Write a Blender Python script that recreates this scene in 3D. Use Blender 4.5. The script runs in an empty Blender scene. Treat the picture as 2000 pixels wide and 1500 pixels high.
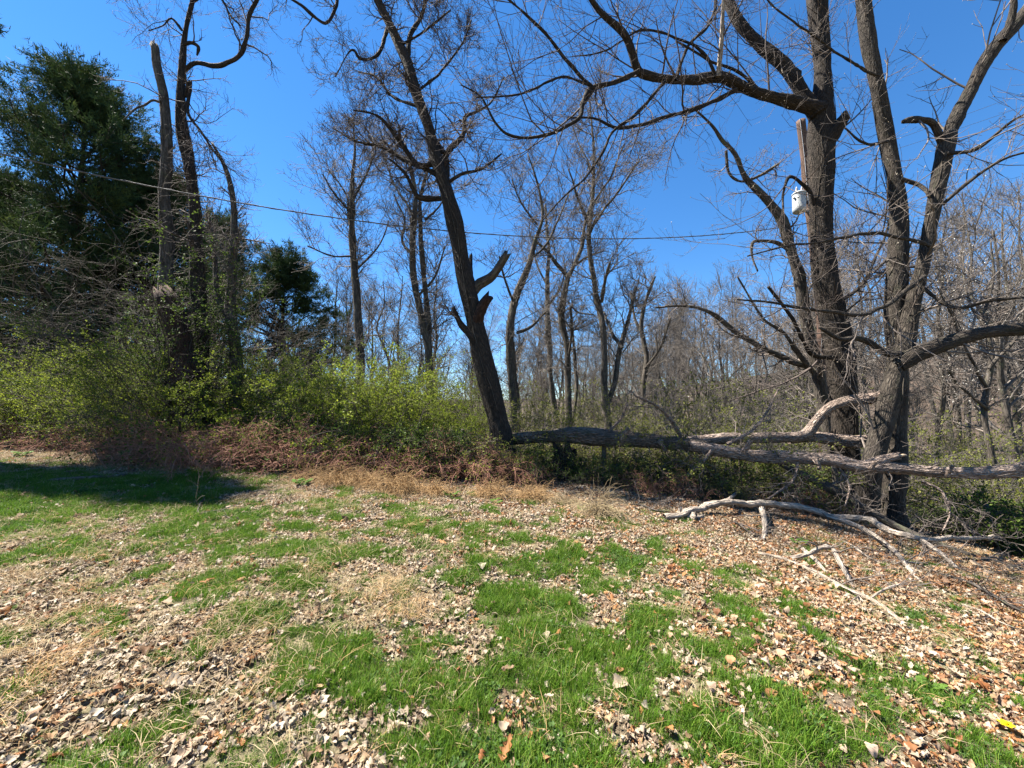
import bpy, math, random
import numpy as np
from mathutils import Vector, Matrix
R_ = math.radians

# ------------------------------------------------------------------ camera, sky, sun, exposure
sc = bpy.context.scene
C = sc.collection
CAM_Z, PITCH, FPX = 1.6, R_(4.2), 753.0
cam_d = bpy.data.cameras.new("camera"); cam = bpy.data.objects.new("camera", cam_d); C.objects.link(cam)
cam.location = (0, 0, CAM_Z); cam.rotation_euler = (R_(90) + PITCH, 0, 0)
cam_d.sensor_width = 36; cam_d.lens = 36 * FPX / 2000; cam_d.clip_start = .05; cam_d.clip_end = 20000
sc.camera = cam
SUN_AZ, SUN_EL = R_(-73), R_(57)          # azimuth from +Y, negative = left
world = bpy.data.worlds.new("World"); sc.world = world; world.use_nodes = True
wn = world.node_tree.nodes; wl = world.node_tree.links
sky = wn.new("ShaderNodeTexSky"); sky.sky_type = 'NISHITA'; sky.sun_disc = False
sky.sun_elevation = SUN_EL; sky.sun_rotation = SUN_AZ
sky.air_density = 1.0; sky.dust_density = 0; sky.ozone_density = 6; sky.altitude = 200
bg = wn["Background"]; bg.inputs[1].default_value = .054
hs = wn.new("ShaderNodeHueSaturation"); hs.inputs["Saturation"].default_value = 1.2     # the photo's strong blue, the same all over the sky
wl.new(sky.outputs[0], hs.inputs["Color"]); wl.new(hs.outputs[0], bg.inputs[0])
sun_d = bpy.data.lights.new("sun", 'SUN'); sun = bpy.data.objects.new("sun", sun_d); C.objects.link(sun)
sun_d.energy = 5.0; sun_d.angle = R_(.5); sun_d.color = (1, .94, .85)
sdir = Vector((math.sin(SUN_AZ) * math.cos(SUN_EL), math.cos(SUN_AZ) * math.cos(SUN_EL), math.sin(SUN_EL)))
sun.rotation_euler = sdir.to_track_quat('Z', 'Y').to_euler()
vs = sc.view_settings; vs.view_transform = 'Standard'; vs.look = 'None'; vs.exposure = 2.14; vs.gamma = 1; vs.use_curve_mapping = False
sc.cycles.max_bounces = 5; sc.cycles.diffuse_bounces = 2; sc.cycles.transmission_bounces = 3
sc.cycles.glossy_bounces = 2; sc.cycles.caustics_reflective = False; sc.cycles.caustics_refractive = False

# ------------------------------------------------------------------ maths helpers
def nrm(a): return a / np.maximum(np.linalg.norm(a, axis=-1, keepdims=True), 1e-9)
def ss(t): t = np.clip(t, 0, 1); return t * t * (3 - 2 * t)
def _h(i, j, s):
    n = (i.astype(np.int64) * 374761393 + j.astype(np.int64) * 668265263 + s * 1442695041) & 0xffffffff
    n = ((n ^ (n >> 13)) * 1274126177) & 0xffffffff
    return ((n ^ (n >> 16)) & 0xffff) / 65535.0
def vnoise(x, y, s=0):
    x = np.asarray(x, float); y = np.asarray(y, float)
    i = np.floor(x); j = np.floor(y); u = ss(x - i); v = ss(y - j)
    return (_h(i, j, s) * (1 - u) + _h(i + 1, j, s) * u) * (1 - v) + (_h(i, j + 1, s) * (1 - u) + _h(i + 1, j + 1, s) * u) * v
def fbm(x, y, s=0, o=4):
    t = 0; a = .5; w = 0
    for k in range(o): t = t + a * vnoise(x * 2 ** k, y * 2 ** k, s + k * 7); w += a; a *= .5
    return t / w
def zg(x, y):
    """height of the ground"""
    x = np.asarray(x, float); y = np.asarray(y, float)
    xp = np.maximum(x, 0)
    q = np.where(xp < 11, .011 * xp ** 2, 1.331 + .242 * 6 * (1 - np.exp(-np.maximum(xp - 11, 0) / 6)))
    z = -.035 * np.clip(x, -25, 20) - q * ss((y + 2) / 8)
    z = z + .17 * ss(y / 8) - .055 * np.clip(y - 9, 0, 40)
    z = z + 19 * ss((x - 8) / 75) * ss((y - 32) / 45)
    z = z + 75 * np.exp(-((y - 2600) / 500) ** 2) * (.45 + .9 * vnoise(x / 700 + 3.3, y / 5000, 5))
    near = np.exp(-((np.hypot(x, y)) / 25) ** 2)
    z = z + (fbm(x * .9, y * .9, 3) - .5) * .16 * near + (fbm(x * 5, y * 5, 9, 2) - .5) * .04 * near
    return z
CP, SP = math.cos(PITCH), math.sin(PITCH)
def at(px, py, Y):
    """the point a photo pixel shows when it stands Y metres out"""
    u = (px - 1000) / FPX; v = (750 - py) / FPX
    d = np.array([u, CP - v * SP, SP + v * CP]); t = Y / d[1]
    return np.array([0, 0, CAM_Z]) + d * t
def foot(px, Y):
    """the ground point below photo column px (near the horizon) at depth Y"""
    x = (px - 1000) / FPX * Y * 1.003
    return np.array([x, Y, float(zg(x, Y))])
def to_px(p):
    q = np.asarray(p, float) - np.array([0, 0, CAM_Z])
    f = q[..., 1] * CP + q[..., 2] * SP; u = -q[..., 1] * SP + q[..., 2] * CP
    f = np.where(f > .05, f, np.nan)
    return 1000 + q[..., 0] / f * FPX, 750 - u / f * FPX
def ground_hit(px, py):
    """the ground point a pixel sees"""
    u = (px - 1000) / FPX; v = (750 - py) / FPX
    d = np.array([u, CP - v * SP, SP + v * CP])
    ts = np.linspace(1.0, 40, 4000)
    p = np.array([0, 0, CAM_Z]) + d * ts[:, None]
    k = np.argmax(p[:, 2] < zg(p[:, 0], p[:, 1]))
    return p[k] if k > 0 else p[-1]

# ------------------------------------------------------------------ mesh accumulator
class Acc:
    def __init__(s): s.v = []; s.f = []; s.b = []; s.n = 0
    def add(s, v, faces, bark=None):
        v = np.asarray(v, np.float32).reshape(-1, 3)
        for f in faces:
            if len(f): s.f.append(np.asarray(f, np.int64) + s.n)
        s.v.append(v); s.b.append(v if bark is None else np.asarray(bark, np.float32).reshape(-1, 3)); s.n += len(v)
        return s
    def mesh(s, name, mats, off=(0, 0, 0), smooth=True):
        me = bpy.data.meshes.new(name)
        if s.n:
            V = np.concatenate(s.v) - np.asarray(off, np.float32)
            me.vertices.add(len(V)); me.vertices.foreach_set("co", V.ravel().astype(np.float32))
            loops = np.concatenate([f.ravel() for f in s.f]); sizes = np.concatenate([np.full(len(f), f.shape[1]) for f in s.f])
            me.loops.add(len(loops)); me.loops.foreach_set("vertex_index", loops.astype(np.int32))
            me.polygons.add(len(sizes)); st = np.concatenate([[0], np.cumsum(sizes)[:-1]])
            me.polygons.foreach_set("loop_start", st.astype(np.int32))
            me.polygons.foreach_set("use_smooth", np.full(len(sizes), smooth))
            at_ = me.attributes.new("bark", 'FLOAT_VECTOR', 'POINT'); at_.data.foreach_set("vector", np.concatenate(s.b).ravel().astype(np.float32))
            me.update(calc_edges=True)
        for m in (mats if isinstance(mats, (list, tuple)) else [mats]): me.materials.append(m)
        return me
def link(name, me, parent=None, loc=None):
    o = bpy.data.objects.new(name, me); C.objects.link(o)
    if parent is not None: o.parent = parent
    if loc is not None: o.location = loc
    return o
def tag(o, label=None, cat=None, group=None, kind=None):
    if label: o["label"] = label
    if cat: o["category"] = cat
    if group: o["group"] = group
    if kind: o["kind"] = kind
    return o
def thing(name, label, cat, loc, group=None):
    o = bpy.data.objects.new(name, None); C.objects.link(o); o.location = loc; o.empty_display_size = .2
    return tag(o, label, cat, group)
def dup(root, loc, rz, scale, label=None, group=None, linkit=True):
    r = root.copy(); C.objects.link(r); r.location = loc; r.rotation_euler = (0, 0, rz); r.scale = scale if hasattr(scale, '__len__') else (scale,) * 3
    if label: r["label"] = label
    if group: r["group"] = group
    for ch in root.children:
        c = ch.copy(); C.objects.link(c); c.parent = r
    return r

def tubes(acc, P, R, sides=3, rng=None, rough=0., cap=False, jag=0.):
    P = np.asarray(P, float); R = np.asarray(R, float)
    if P.ndim == 2: P = P[None]; R = R[None]
    N, n, _ = P.shape
    if N == 0: return
    T = np.empty_like(P); T[:, 1:-1] = P[:, 2:] - P[:, :-2]; T[:, 0] = P[:, 1] - P[:, 0]; T[:, -1] = P[:, -1] - P[:, -2]; T = nrm(T)
    mt = nrm(T.mean(1)); ref = np.zeros((N, 3)); ref[np.arange(N), np.abs(mt).argmin(1)] = 1
    U = nrm(ref[:, None] - (T * ref[:, None]).sum(-1, keepdims=True) * T); W = np.cross(T, U)
    th = np.arange(sides) * 2 * math.pi / sides
    seg = np.linalg.norm(np.diff(P, axis=1), axis=-1); vlen = np.concatenate([np.zeros((N, 1)), np.cumsum(seg, 1)], 1)
    rr = R[:, :, None] * np.ones(sides)
    if rough:
        r = rng or np.random.default_rng(1)
        for k, a in ((2, .5), (3, .5), (5, .45), (9, .35)):
            ph = np.cumsum(r.normal(0, .35, (N, n)), 1) + r.uniform(0, 6, (N, 1))
            am = .5 + .5 * np.sin(np.cumsum(r.normal(0, .5, (N, n)), 1))
            rr = rr * (1 + rough * a * am[:, :, None] * np.sin(k * th + ph[:, :, None]))
        rr = rr * (1 + rough * .4 * r.normal(0, .6, rr.shape))
    ct, st = np.cos(th), np.sin(th)
    V = P[:, :, None] + rr[..., None] * (ct[:, None] * U[:, :, None] + st[:, None] * W[:, :, None])
    if jag: V[:, -1] += T[:, -1][:, None] * (rng.uniform(-jag, jag, (N, sides, 1)))
    off = (np.arange(N) * 3.37 % 17)[:, None, None]
    B = np.stack([R[:, :, None] * ct, R[:, :, None] * st, np.broadcast_to((vlen[:, :, None] + off), rr.shape)], -1)
    a = (np.arange(N)[:, None, None] * n + np.arange(n - 1)[None, :, None]) * sides
    k = np.arange(sides); k2 = (k + 1) % sides
    q = np.stack([a + k, a + k2, a + sides + k2, a + sides + k], -1).reshape(-1, 4)
    faces = [q]; V = V.reshape(-1, 3); B = B.reshape(-1, 3)
    if cap:
        c = P[:, -1] - T[:, -1] * R[:, -1:] * .4; ci = len(V) + np.arange(N)
        base = (np.arange(N) * n + n - 1) * sides
        faces.append(np.stack([base[:, None] + k, base[:, None] + k2, np.broadcast_to(ci[:, None], (N, sides))], -1).reshape(-1, 3))
        V = np.concatenate([V, c]); B = np.concatenate([B, np.concatenate([c[:, :2] * 0, vlen[:, -1:]], 1)])
    acc.add(V, faces, B)

def smooth(pts, n):
    """Catmull-Rom through rows of pts, n samples evenly by length"""
    pts = np.asarray(pts, float)
    p = np.concatenate([[2 * pts[0] - pts[1]], pts, [2 * pts[-1] - pts[-2]]])
    out = []
    for i in range(1, len(p) - 2):
        t = np.linspace(0, 1, 10, endpoint=False)[:, None]
        a, b, c, d = p[i - 1:i + 3]
        out.append(.5 * (2 * b + (c - a) * t + (2 * a - 5 * b + 4 * c - d) * t ** 2 + (3 * b - a - 3 * c + d) * t ** 3))
    out = np.concatenate(out + [pts[-1:]])
    L = np.concatenate([[0], np.cumsum(np.linalg.norm(np.diff(out[:, :3], axis=0), axis=1))])
    s = np.linspace(0, L[-1], n)
    return np.stack([np.interp(s, L, out[:, k]) for k in range(out.shape[1])], 1)

def grow(rng, P, R, count, length, ang, m=5, t=(.2, 1), gnarl=.25, trop=(0, 0, .3), ratio=.6, rmin=.003, tip=.35, shrink=.5, rmax=9):
    """children of a batch of branches; everything is vectorised"""
    N, n, _ = P.shape
    cnt = np.broadcast_to(np.asarray(count, float), (N,)); cnt = (np.floor(cnt) + (rng.random(N) < (cnt % 1))).astype(int)
    idx = np.repeat(np.arange(N), cnt); K = len(idx)
    if K == 0: return np.zeros((0, m, 3)), np.zeros((0, m))
    tt = rng.uniform(t[0], t[1], K); f = tt * (n - 1); i = np.clip(f.astype(int), 0, n - 2); w = (f - i)[:, None]
    base = P[idx, i] * (1 - w) + P[idx, i + 1] * w; T = nrm(P[idx, i + 1] - P[idx, i])
    rb = R[idx, i] * (1 - w[:, 0]) + R[idx, i + 1] * w[:, 0]
    a = rng.normal(size=(K, 3)); perp = nrm(a - (a * T).sum(1, keepdims=True) * T)
    an = np.clip(rng.normal(ang[0], ang[1], K), .1, 2.2)[:, None]
    d = np.cos(an) * T + np.sin(an) * perp
    ln = np.broadcast_to(np.asarray(length, float), (N,))[idx] * rng.uniform(.45, 1.3, K) * (1 - shrink * tt)
    Q = np.empty((K, m, 3)); Q[:, 0] = base; tr = np.asarray(trop, float) / m
    for k in range(1, m):
        Q[:, k] = Q[:, k - 1] + d * (ln / (m - 1))[:, None]
        d = nrm(d + gnarl * rng.normal(size=(K, 3)) + tr)
    r0 = np.clip(rb * ratio * rng.uniform(.7, 1.1, K), rmin, rmax)
    RR = np.maximum(r0[:, None] * np.linspace(1, tip, m), rmin * .8)
    return Q, RR

# ------------------------------------------------------------------ materials
def mat(name): 
    m = bpy.data.materials.new(name); m.use_nodes = True
    nt = m.node_tree; b = nt.nodes["Principled BSDF"]; b.inputs["Roughness"].default_value = .85
    try: b.inputs["Specular IOR Level"].default_value = .25
    except KeyError: pass
    return m, nt, b
def node(nt, kind, **kw):
    n = nt.nodes.new(kind)
    for k, v in kw.items():
        if k.startswith("i_"): n.inputs[k[2:].replace("_", " ")].default_value = v
        else: setattr(n, k, v)
    return n
def ramp(nt, fac, stops):
    r = nt.nodes.new("ShaderNodeValToRGB"); e = r.color_ramp.elements
    while len(e) < len(stops): e.new(.5)
    for k, (p, c) in enumerate(stops): e[k].position = p; e[k].color = (*c, 1)
    nt.links.new(fac, r.inputs[0]); return r.outputs[0]
def mapped(nt, scale, attr="bark"):
    a = node(nt, "ShaderNodeAttribute", attribute_name=attr); mp = node(nt, "ShaderNodeMapping")
    mp.inputs["Scale"].default_value = scale; nt.links.new(a.outputs["Vector"], mp.inputs["Vector"]); return mp.outputs[0]
def bark_mat(name, c0, c1, c2, plate=(26, 26, 5), bump=.9, moss=None, dist=.03):
    m, nt, b = mat(name)
    v = node(nt, "ShaderNodeTexVoronoi", feature='DISTANCE_TO_EDGE'); v.inputs["Scale"].default_value = 1
    nz = node(nt, "ShaderNodeTexNoise"); nz.inputs["Scale"].default_value = 1; nz.inputs["Detail"].default_value = 6
    warp = node(nt, "ShaderNodeVectorMath", operation='MULTIPLY_ADD')
    vec = mapped(nt, plate); nz0 = node(nt, "ShaderNodeTexNoise"); nz0.inputs["Scale"].default_value = .8; nt.links.new(vec, nz0.inputs["Vector"])
    warp.inputs[1].default_value = (1.6, 1.6, 1.6); nt.links.new(nz0.outputs["Color"], warp.inputs[0]); nt.links.new(vec, warp.inputs[2])
    nt.links.new(warp.outputs[0], v.inputs["Vector"])
    nt.links.new(mapped(nt, (40, 40, 14)), nz.inputs["Vector"])
    mx = node(nt, "ShaderNodeMath", operation='MULTIPLY_ADD'); nt.links.new(v.outputs["Distance"], mx.inputs[0]); mx.inputs[1].default_value = 1.5
    nt.links.new(nz.outputs["Fac"], mx.inputs[2])
    col = ramp(nt, mx.outputs[0], [(.3, c0), (.62, c1), (1.0, c2)])
    big = node(nt, "ShaderNodeTexNoise"); big.inputs["Scale"].default_value = 1; nt.links.new(mapped(nt, (5, 5, 1.3)), big.inputs["Vector"]); big.inputs["Detail"].default_value = 4
    mixn = node(nt, "ShaderNodeMix", data_type='RGBA', blend_type='MULTIPLY'); mixn.inputs[0].default_value = .8
    nt.links.new(col, mixn.inputs[6]); nt.links.new(ramp(nt, big.outputs["Fac"], [(.3, (.5, .48, .45)), (.7, (1.25, 1.2, 1.15))]), mixn.inputs[7])
    out = mixn.outputs[2]
    if moss:
        mn = node(nt, "ShaderNodeTexNoise"); mn.inputs["Scale"].default_value = 1; mn.inputs["Detail"].default_value = 8; nt.links.new(mapped(nt, (9, 9, 4)), mn.inputs["Vector"])
        mm = node(nt, "ShaderNodeMix", data_type='RGBA'); nt.links.new(ramp(nt, mn.outputs["Fac"], [(.55, (0, 0, 0)), (.72, (.7, .7, .7))]), mm.inputs[0])
        nt.links.new(out, mm.inputs[6]); mm.inputs[7].default_value = (*moss, 1); out = mm.outputs[2]
    nt.links.new(out, b.inputs["Base Color"])
    bp = node(nt, "ShaderNodeBump"); bp.inputs["Strength"].default_value = bump; bp.inputs["Distance"].default_value = dist
    nt.links.new(mx.outputs[0], bp.inputs["Height"]); nt.links.new(bp.outputs[0], b.inputs["Normal"])
    b.inputs["Roughness"].default_value = .92
    return m
def twig_mat(name, c0, c1):
    m, nt, b = mat(name)
    nz = node(nt, "ShaderNodeTexNoise"); nz.inputs["Scale"].default_value = 1.3; nz.inputs["Detail"].default_value = 3
    nt.links.new(mapped(nt, (3, 3, 1.7)), nz.inputs["Vector"])
    nt.links.new(ramp(nt, nz.outputs["Fac"], [(.35, c0), (.65, c1)]), b.inputs["Base Color"])
    return m
def leaf_mat(name, stops, trans=.35, rough=.6, tcol=1.0, scale=1.6, use_obj=False, fine=11.):
    """colours vary from leaf to leaf with a noise over the plant; trans is light let through"""
    m, nt, b = mat(name)
    if use_obj:
        fac = node(nt, "ShaderNodeObjectInfo").outputs["Random"]
    else:
        a = node(nt, "ShaderNodeAttribute", attribute_name="bark")
        wn_ = node(nt, "ShaderNodeTexNoise"); wn_.inputs["Scale"].default_value = fine; wn_.inputs["Detail"].default_value = 2
        nt.links.new(a.outputs["Vector"], wn_.inputs["Vector"]); fac = wn_.outputs["Fac"]
    col = ramp(nt, fac, stops)
    nt.links.new(col, b.inputs["Base Color"]); b.inputs["Roughness"].default_value = rough; b.inputs["Specular IOR Level"].default_value = .12
    tr = node(nt, "ShaderNodeBsdfTranslucent"); nt.links.new(col, tr.inputs["Color"])
    mx = node(nt, "ShaderNodeMixShader"); mx.inputs[0].default_value = trans
    out = nt.nodes["Material Output"]
    nt.links.new(b.outputs[0], mx.inputs[1]); nt.links.new(tr.outputs[0], mx.inputs[2]); nt.links.new(mx.outputs[0], out.inputs[0])
    return m
def plain(name, c, rough=.6, metal=0., noise=0., sc_=8.):
    m, nt, b = mat(name); b.inputs["Roughness"].default_value = rough; b.inputs["Metallic"].default_value = metal
    nz = node(nt, "ShaderNodeTexNoise"); nz.inputs["Scale"].default_value = sc_; nz.inputs["Detail"].default_value = 5
    nt.links.new(mapped(nt, (1, 1, 1)), nz.inputs["Vector"])
    c = np.array(c)
    nt.links.new(ramp(nt, nz.outputs["Fac"], [(.3, tuple(c * (1 - noise))), (.7, tuple(np.minimum(c * (1 + noise), 1)))]), b.inputs["Base Color"])
    return m
M = {}
M['bark'] = bark_mat('bark_grey_brown', (.011, .009, .007), (.038, .031, .025), (.069, .060, .048), moss=(.029, .030, .016))
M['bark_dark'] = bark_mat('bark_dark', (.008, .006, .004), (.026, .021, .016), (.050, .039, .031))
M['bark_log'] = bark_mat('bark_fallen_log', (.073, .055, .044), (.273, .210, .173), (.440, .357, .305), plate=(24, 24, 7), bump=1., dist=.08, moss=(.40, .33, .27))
M['bark_butt'] = bark_mat('bark_log_butt', (.028, .022, .017), (.12, .098, .08), (.22, .185, .155), plate=(22, 22, 7), bump=1., dist=.08, moss=(.06, .068, .03))  # log's left end: shade from branches put into the bark colour, plus moss
M['bark_pale'] = bark_mat('bark_pale_branch', (.108, .090, .073), (.298, .253, .208), (.451, .397, .333), plate=(28, 28, 4), bump=.9, moss=(.10, .09, .07))
M['bark_far'] = bark_mat('bark_background', (.021, .018, .014), (.059, .051, .042), (.101, .088, .076), plate=(14, 14, 3), bump=.5, moss=(.10, .105, .055))
M['bark_brown'] = bark_mat('bark_rotten_brown', (.010, .006, .004), (.035, .018, .011), (.065, .037, .025), plate=(20, 20, 3))
M['wood'] = bark_mat('torn_wood', (.30, .21, .13), (.50, .38, .26), (.62, .50, .36), plate=(50, 50, 2), bump=.4, dist=.01)
M['twig'] = twig_mat('twig', (.031, .023, .020), (.098, .077, .065))
M['twig_light'] = twig_mat('twig_light', (.072, .057, .048), (.180, .150, .126))
M['twig_far'] = twig_mat('twig_far', (.066, .056, .048), (.159, .139, .119))
M['cane'] = twig_mat('dead_cane', (.14, .06, .038), (.34, .18, .12))
M['vine'] = twig_mat('vine', (.025, .019, .014), (.084, .070, .052))
M['leaf_shrub'] = leaf_mat('shrub_leaf', [(.28, (.05, .08, .010)), (.48, (.13, .175, .018)), (.7, (.29, .32, .042))], .45)
M['leaf_olive'] = leaf_mat('olive_leaf', [(.3, (.063, .081, .016)), (.5, (.126, .140, .027)), (.7, (.216, .216, .054))], .4)
M['leaf_dark'] = leaf_mat('dark_leaf', [(.3, (.028, .055, .012)), (.5, (.065, .105, .018)), (.7, (.13, .17, .03))], .35)
M['needle'] = leaf_mat('pine_needle', [(.3, (.015, .032, .013)), (.52, (.034, .058, .019)), (.72, (.075, .101, .026))], .15, .8, fine=1.6)
M['needle_brown'] = leaf_mat('browned_needle', [(.3, (.09, .05, .03)), (.7, (.2, .11, .06))], .15, .6)
M['blossom'] = leaf_mat('blossom', [(.3, (.62, .58, .5)), (.7, (.82, .79, .72))], .4)
M['bud'] = leaf_mat('bud', [(.3, (.32, .27, .2)), (.7, (.6, .54, .42))], .3)
M['grass'] = leaf_mat('grass_blade', [(.22, (.03, .075, .007)), (.42, (.062, .138, .012)), (.57, (.105, .19, .02)), (.70, (.20, .225, .045)), (.80, (.34, .29, .14))], .4, .5, fine=3.)
M['clover'] = leaf_mat('clover_leaf', [(.3, (.04, .085, .02)), (.7, (.09, .15, .04))], .35, .6)
M['straw'] = leaf_mat('straw', [(.25, (.225, .161, .083)), (.5, (.352, .270, .158)), (.75, (.450, .367, .232))], .25, .7, fine=6.)
M['rust_straw'] = leaf_mat('rusty_dead_grass', [(.25, (.206, .117, .051)), (.5, (.394, .254, .122)), (.75, (.516, .365, .188))], .25, .7, fine=6.)
M['litter'] = leaf_mat('dry_leaf', [(0, (0.115, 0.066, 0.039)), (.15, (0.204, 0.133, 0.081)), (.3, (0.286, 0.210, 0.143)), (.5, (0.340, 0.270, 0.194)), (.68, (0.408, 0.343, 0.258)), (.82, (0.312, 0.175, 0.071)), (.92, (0.184, 0.084, 0.036)), (1, (0.244, 0.189, 0.136))], .3, .6, use_obj=True)
M['litter_orange'] = leaf_mat('dry_orange_leaf', [(0, (.200, .080, .030)), (.25, (.300, .147, .060)), (.5, (.347, .220, .127)), (.75, (.366, .280, .200)), (1, (.160, .073, .033))], .3, .6, use_obj=True)
M['weed'] = leaf_mat('weed_leaf', [(.3, (.054, .114, .018)), (.7, (.120, .198, .036))], .4, .5)
M['yellow'] = leaf_mat('yellow_petal', [(.3, (.75, .55, .01)), (.7, (.85, .70, .02))], .35, .5)
M['pole'] = bark_mat('pole_wood', (.052, .031, .023), (.088, .055, .042), (.125, .083, .062), plate=(40, 40, 1.2), bump=.3, dist=.01)
M['tank'] = plain('transformer_paint', (.34, .36, .36), .6, 0, .16, 3.)
M['porcelain'] = plain('porcelain', (.35, .32, .3), .3)
M['steel'] = plain('galvanised_steel', (.35, .35, .34), .5, .7, .2)
M['cable'] = plain('cable_sheath', (.085, .083, .08), .7, 0, .2)
M['post'] = bark_mat('post_wood', (.054, .048, .039), (.114, .102, .084), (.168, .150, .126), plate=(50, 50, 1.5), bump=.4, dist=.01)
M['rusty'] = plain('rusty_wire', (.10, .07, .055), .8, .3, .3)

def ground_mat():
    m, nt, b = mat("lawn_ground")
    g = node(nt, "ShaderNodeNewGeometry")
    n1 = node(nt, "ShaderNodeTexNoise"); n1.inputs["Scale"].default_value = 42; n1.inputs["Detail"].default_value = 8; n1.inputs["Roughness"].default_value = .7
    nt.links.new(g.outputs["Position"], n1.inputs["Vector"])
    c1 = ramp(nt, n1.outputs["Fac"], [(.32, (.03, .022, .015)), (.45, (.085, .06, .042)), (.58, (.17, .125, .088)), (.72, (.28, .22, .16))])
    n2 = node(nt, "ShaderNodeTexNoise"); n2.inputs["Scale"].default_value = 1.1; n2.inputs["Detail"].default_value = 5; nt.links.new(g.outputs["Position"], n2.inputs["Vector"])
    c2 = ramp(nt, n1.outputs["Fac"], [(.3, (.05, .045, .025)), (.5, (.13, .12, .06)), (.7, (.25, .21, .12))])
    mx = node(nt, "ShaderNodeMix", data_type='RGBA'); nt.links.new(ramp(nt, n2.outputs["Fac"], [(.4, (0, 0, 0)), (.6, (1, 1, 1))]), mx.inputs[0])
    nt.links.new(c1, mx.inputs[6]); nt.links.new(c2, mx.inputs[7])
    # distant ground is leafless wood
    sp = node(nt, "ShaderNodeSeparateXYZ"); nt.links.new(g.outputs["Position"], sp.inputs[0])
    mr = node(nt, "ShaderNodeMapRange"); mr.inputs[1].default_value = 14; mr.inputs[2].default_value = 45; nt.links.new(sp.outputs["Y"], mr.inputs[0])
    n3 = node(nt, "ShaderNodeTexNoise"); n3.inputs["Scale"].default_value = .8; n3.inputs["Detail"].default_value = 9; n3.inputs["Roughness"].default_value = .75; nt.links.new(g.outputs["Position"], n3.inputs["Vector"])
    c3 = ramp(nt, n3.outputs["Fac"], [(.3, (.022, .015, .011)), (.5, (.06, .043, .031)), (.7, (.12, .085, .062))])
    m2 = node(nt, "ShaderNodeMix", data_type='RGBA'); nt.links.new(mr.outputs[0], m2.inputs[0]); nt.links.new(mx.outputs[2], m2.inputs[6]); nt.links.new(c3, m2.inputs[7])
    nt.links.new(m2.outputs[2], b.inputs["Base Color"])
    bp = node(nt, "ShaderNodeBump"); bp.inputs["Strength"].default_value = .8; bp.inputs["Distance"].default_value = .03
    nt.links.new(n1.outputs["Fac"], bp.inputs["Height"]); nt.links.new(bp.outputs[0], b.inputs["Normal"])
    b.inputs["Roughness"].default_value = .95
    return m
M['ground'] = ground_mat()

# ------------------------------------------------------------------ the ground and the stream
def warp_axis(lo, hi, n, k):
    t = np.linspace(np.arcsinh(lo / k), np.arcsinh(hi / k), n); return k * np.sinh(t)
gx = warp_axis(-5000, 5000, 300, 5.); gy = warp_axis(-300, 5000, 300, 5.)
X, Y = np.meshgrid(gx, gy); Z = zg(X, Y)
ac = Acc(); I = np.arange(X.size).reshape(X.shape)
ac.add(np.stack([X, Y, Z], -1), [np.stack([I[:-1, :-1], I[:-1, 1:], I[1:, 1:], I[1:, :-1]], -1).reshape(-1, 4)])
tag(link('ground', ac.mesh('ground', M['ground'])), kind='structure')
wm, wnt, wb = mat("stream_water"); wb.inputs["Base Color"].default_value = (.03, .035, .03, 1); wb.inputs["Roughness"].default_value = .04
wz = node(wnt, "ShaderNodeTexNoise"); wz.inputs["Scale"].default_value = 2.5; wbp = node(wnt, "ShaderNodeBump"); wbp.inputs["Strength"].default_value = .12
wnt.links.new(mapped(wnt, (1, 1, 1)), wz.inputs["Vector"]); wnt.links.new(wz.outputs["Fac"], wbp.inputs["Height"]); wnt.links.new(wbp.outputs[0], wb.inputs["Normal"])
try: wb.inputs["Specular IOR Level"].default_value = .8
except KeyError: pass
ac = Acc(); wx, wy = np.meshgrid(np.linspace(15, 60, 40), np.linspace(14, 30, 20)); wzv = np.full_like(wx, -3.25)
I = np.arange(wx.size).reshape(wx.shape)
ac.add(np.stack([wx, wy, wzv], -1), [np.stack([I[:-1, :-1], I[:-1, 1:], I[1:, 1:], I[1:, :-1]], -1).reshape(-1, 4)])
tag(link('stream', ac.mesh('stream', wm)), kind='structure')

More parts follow.
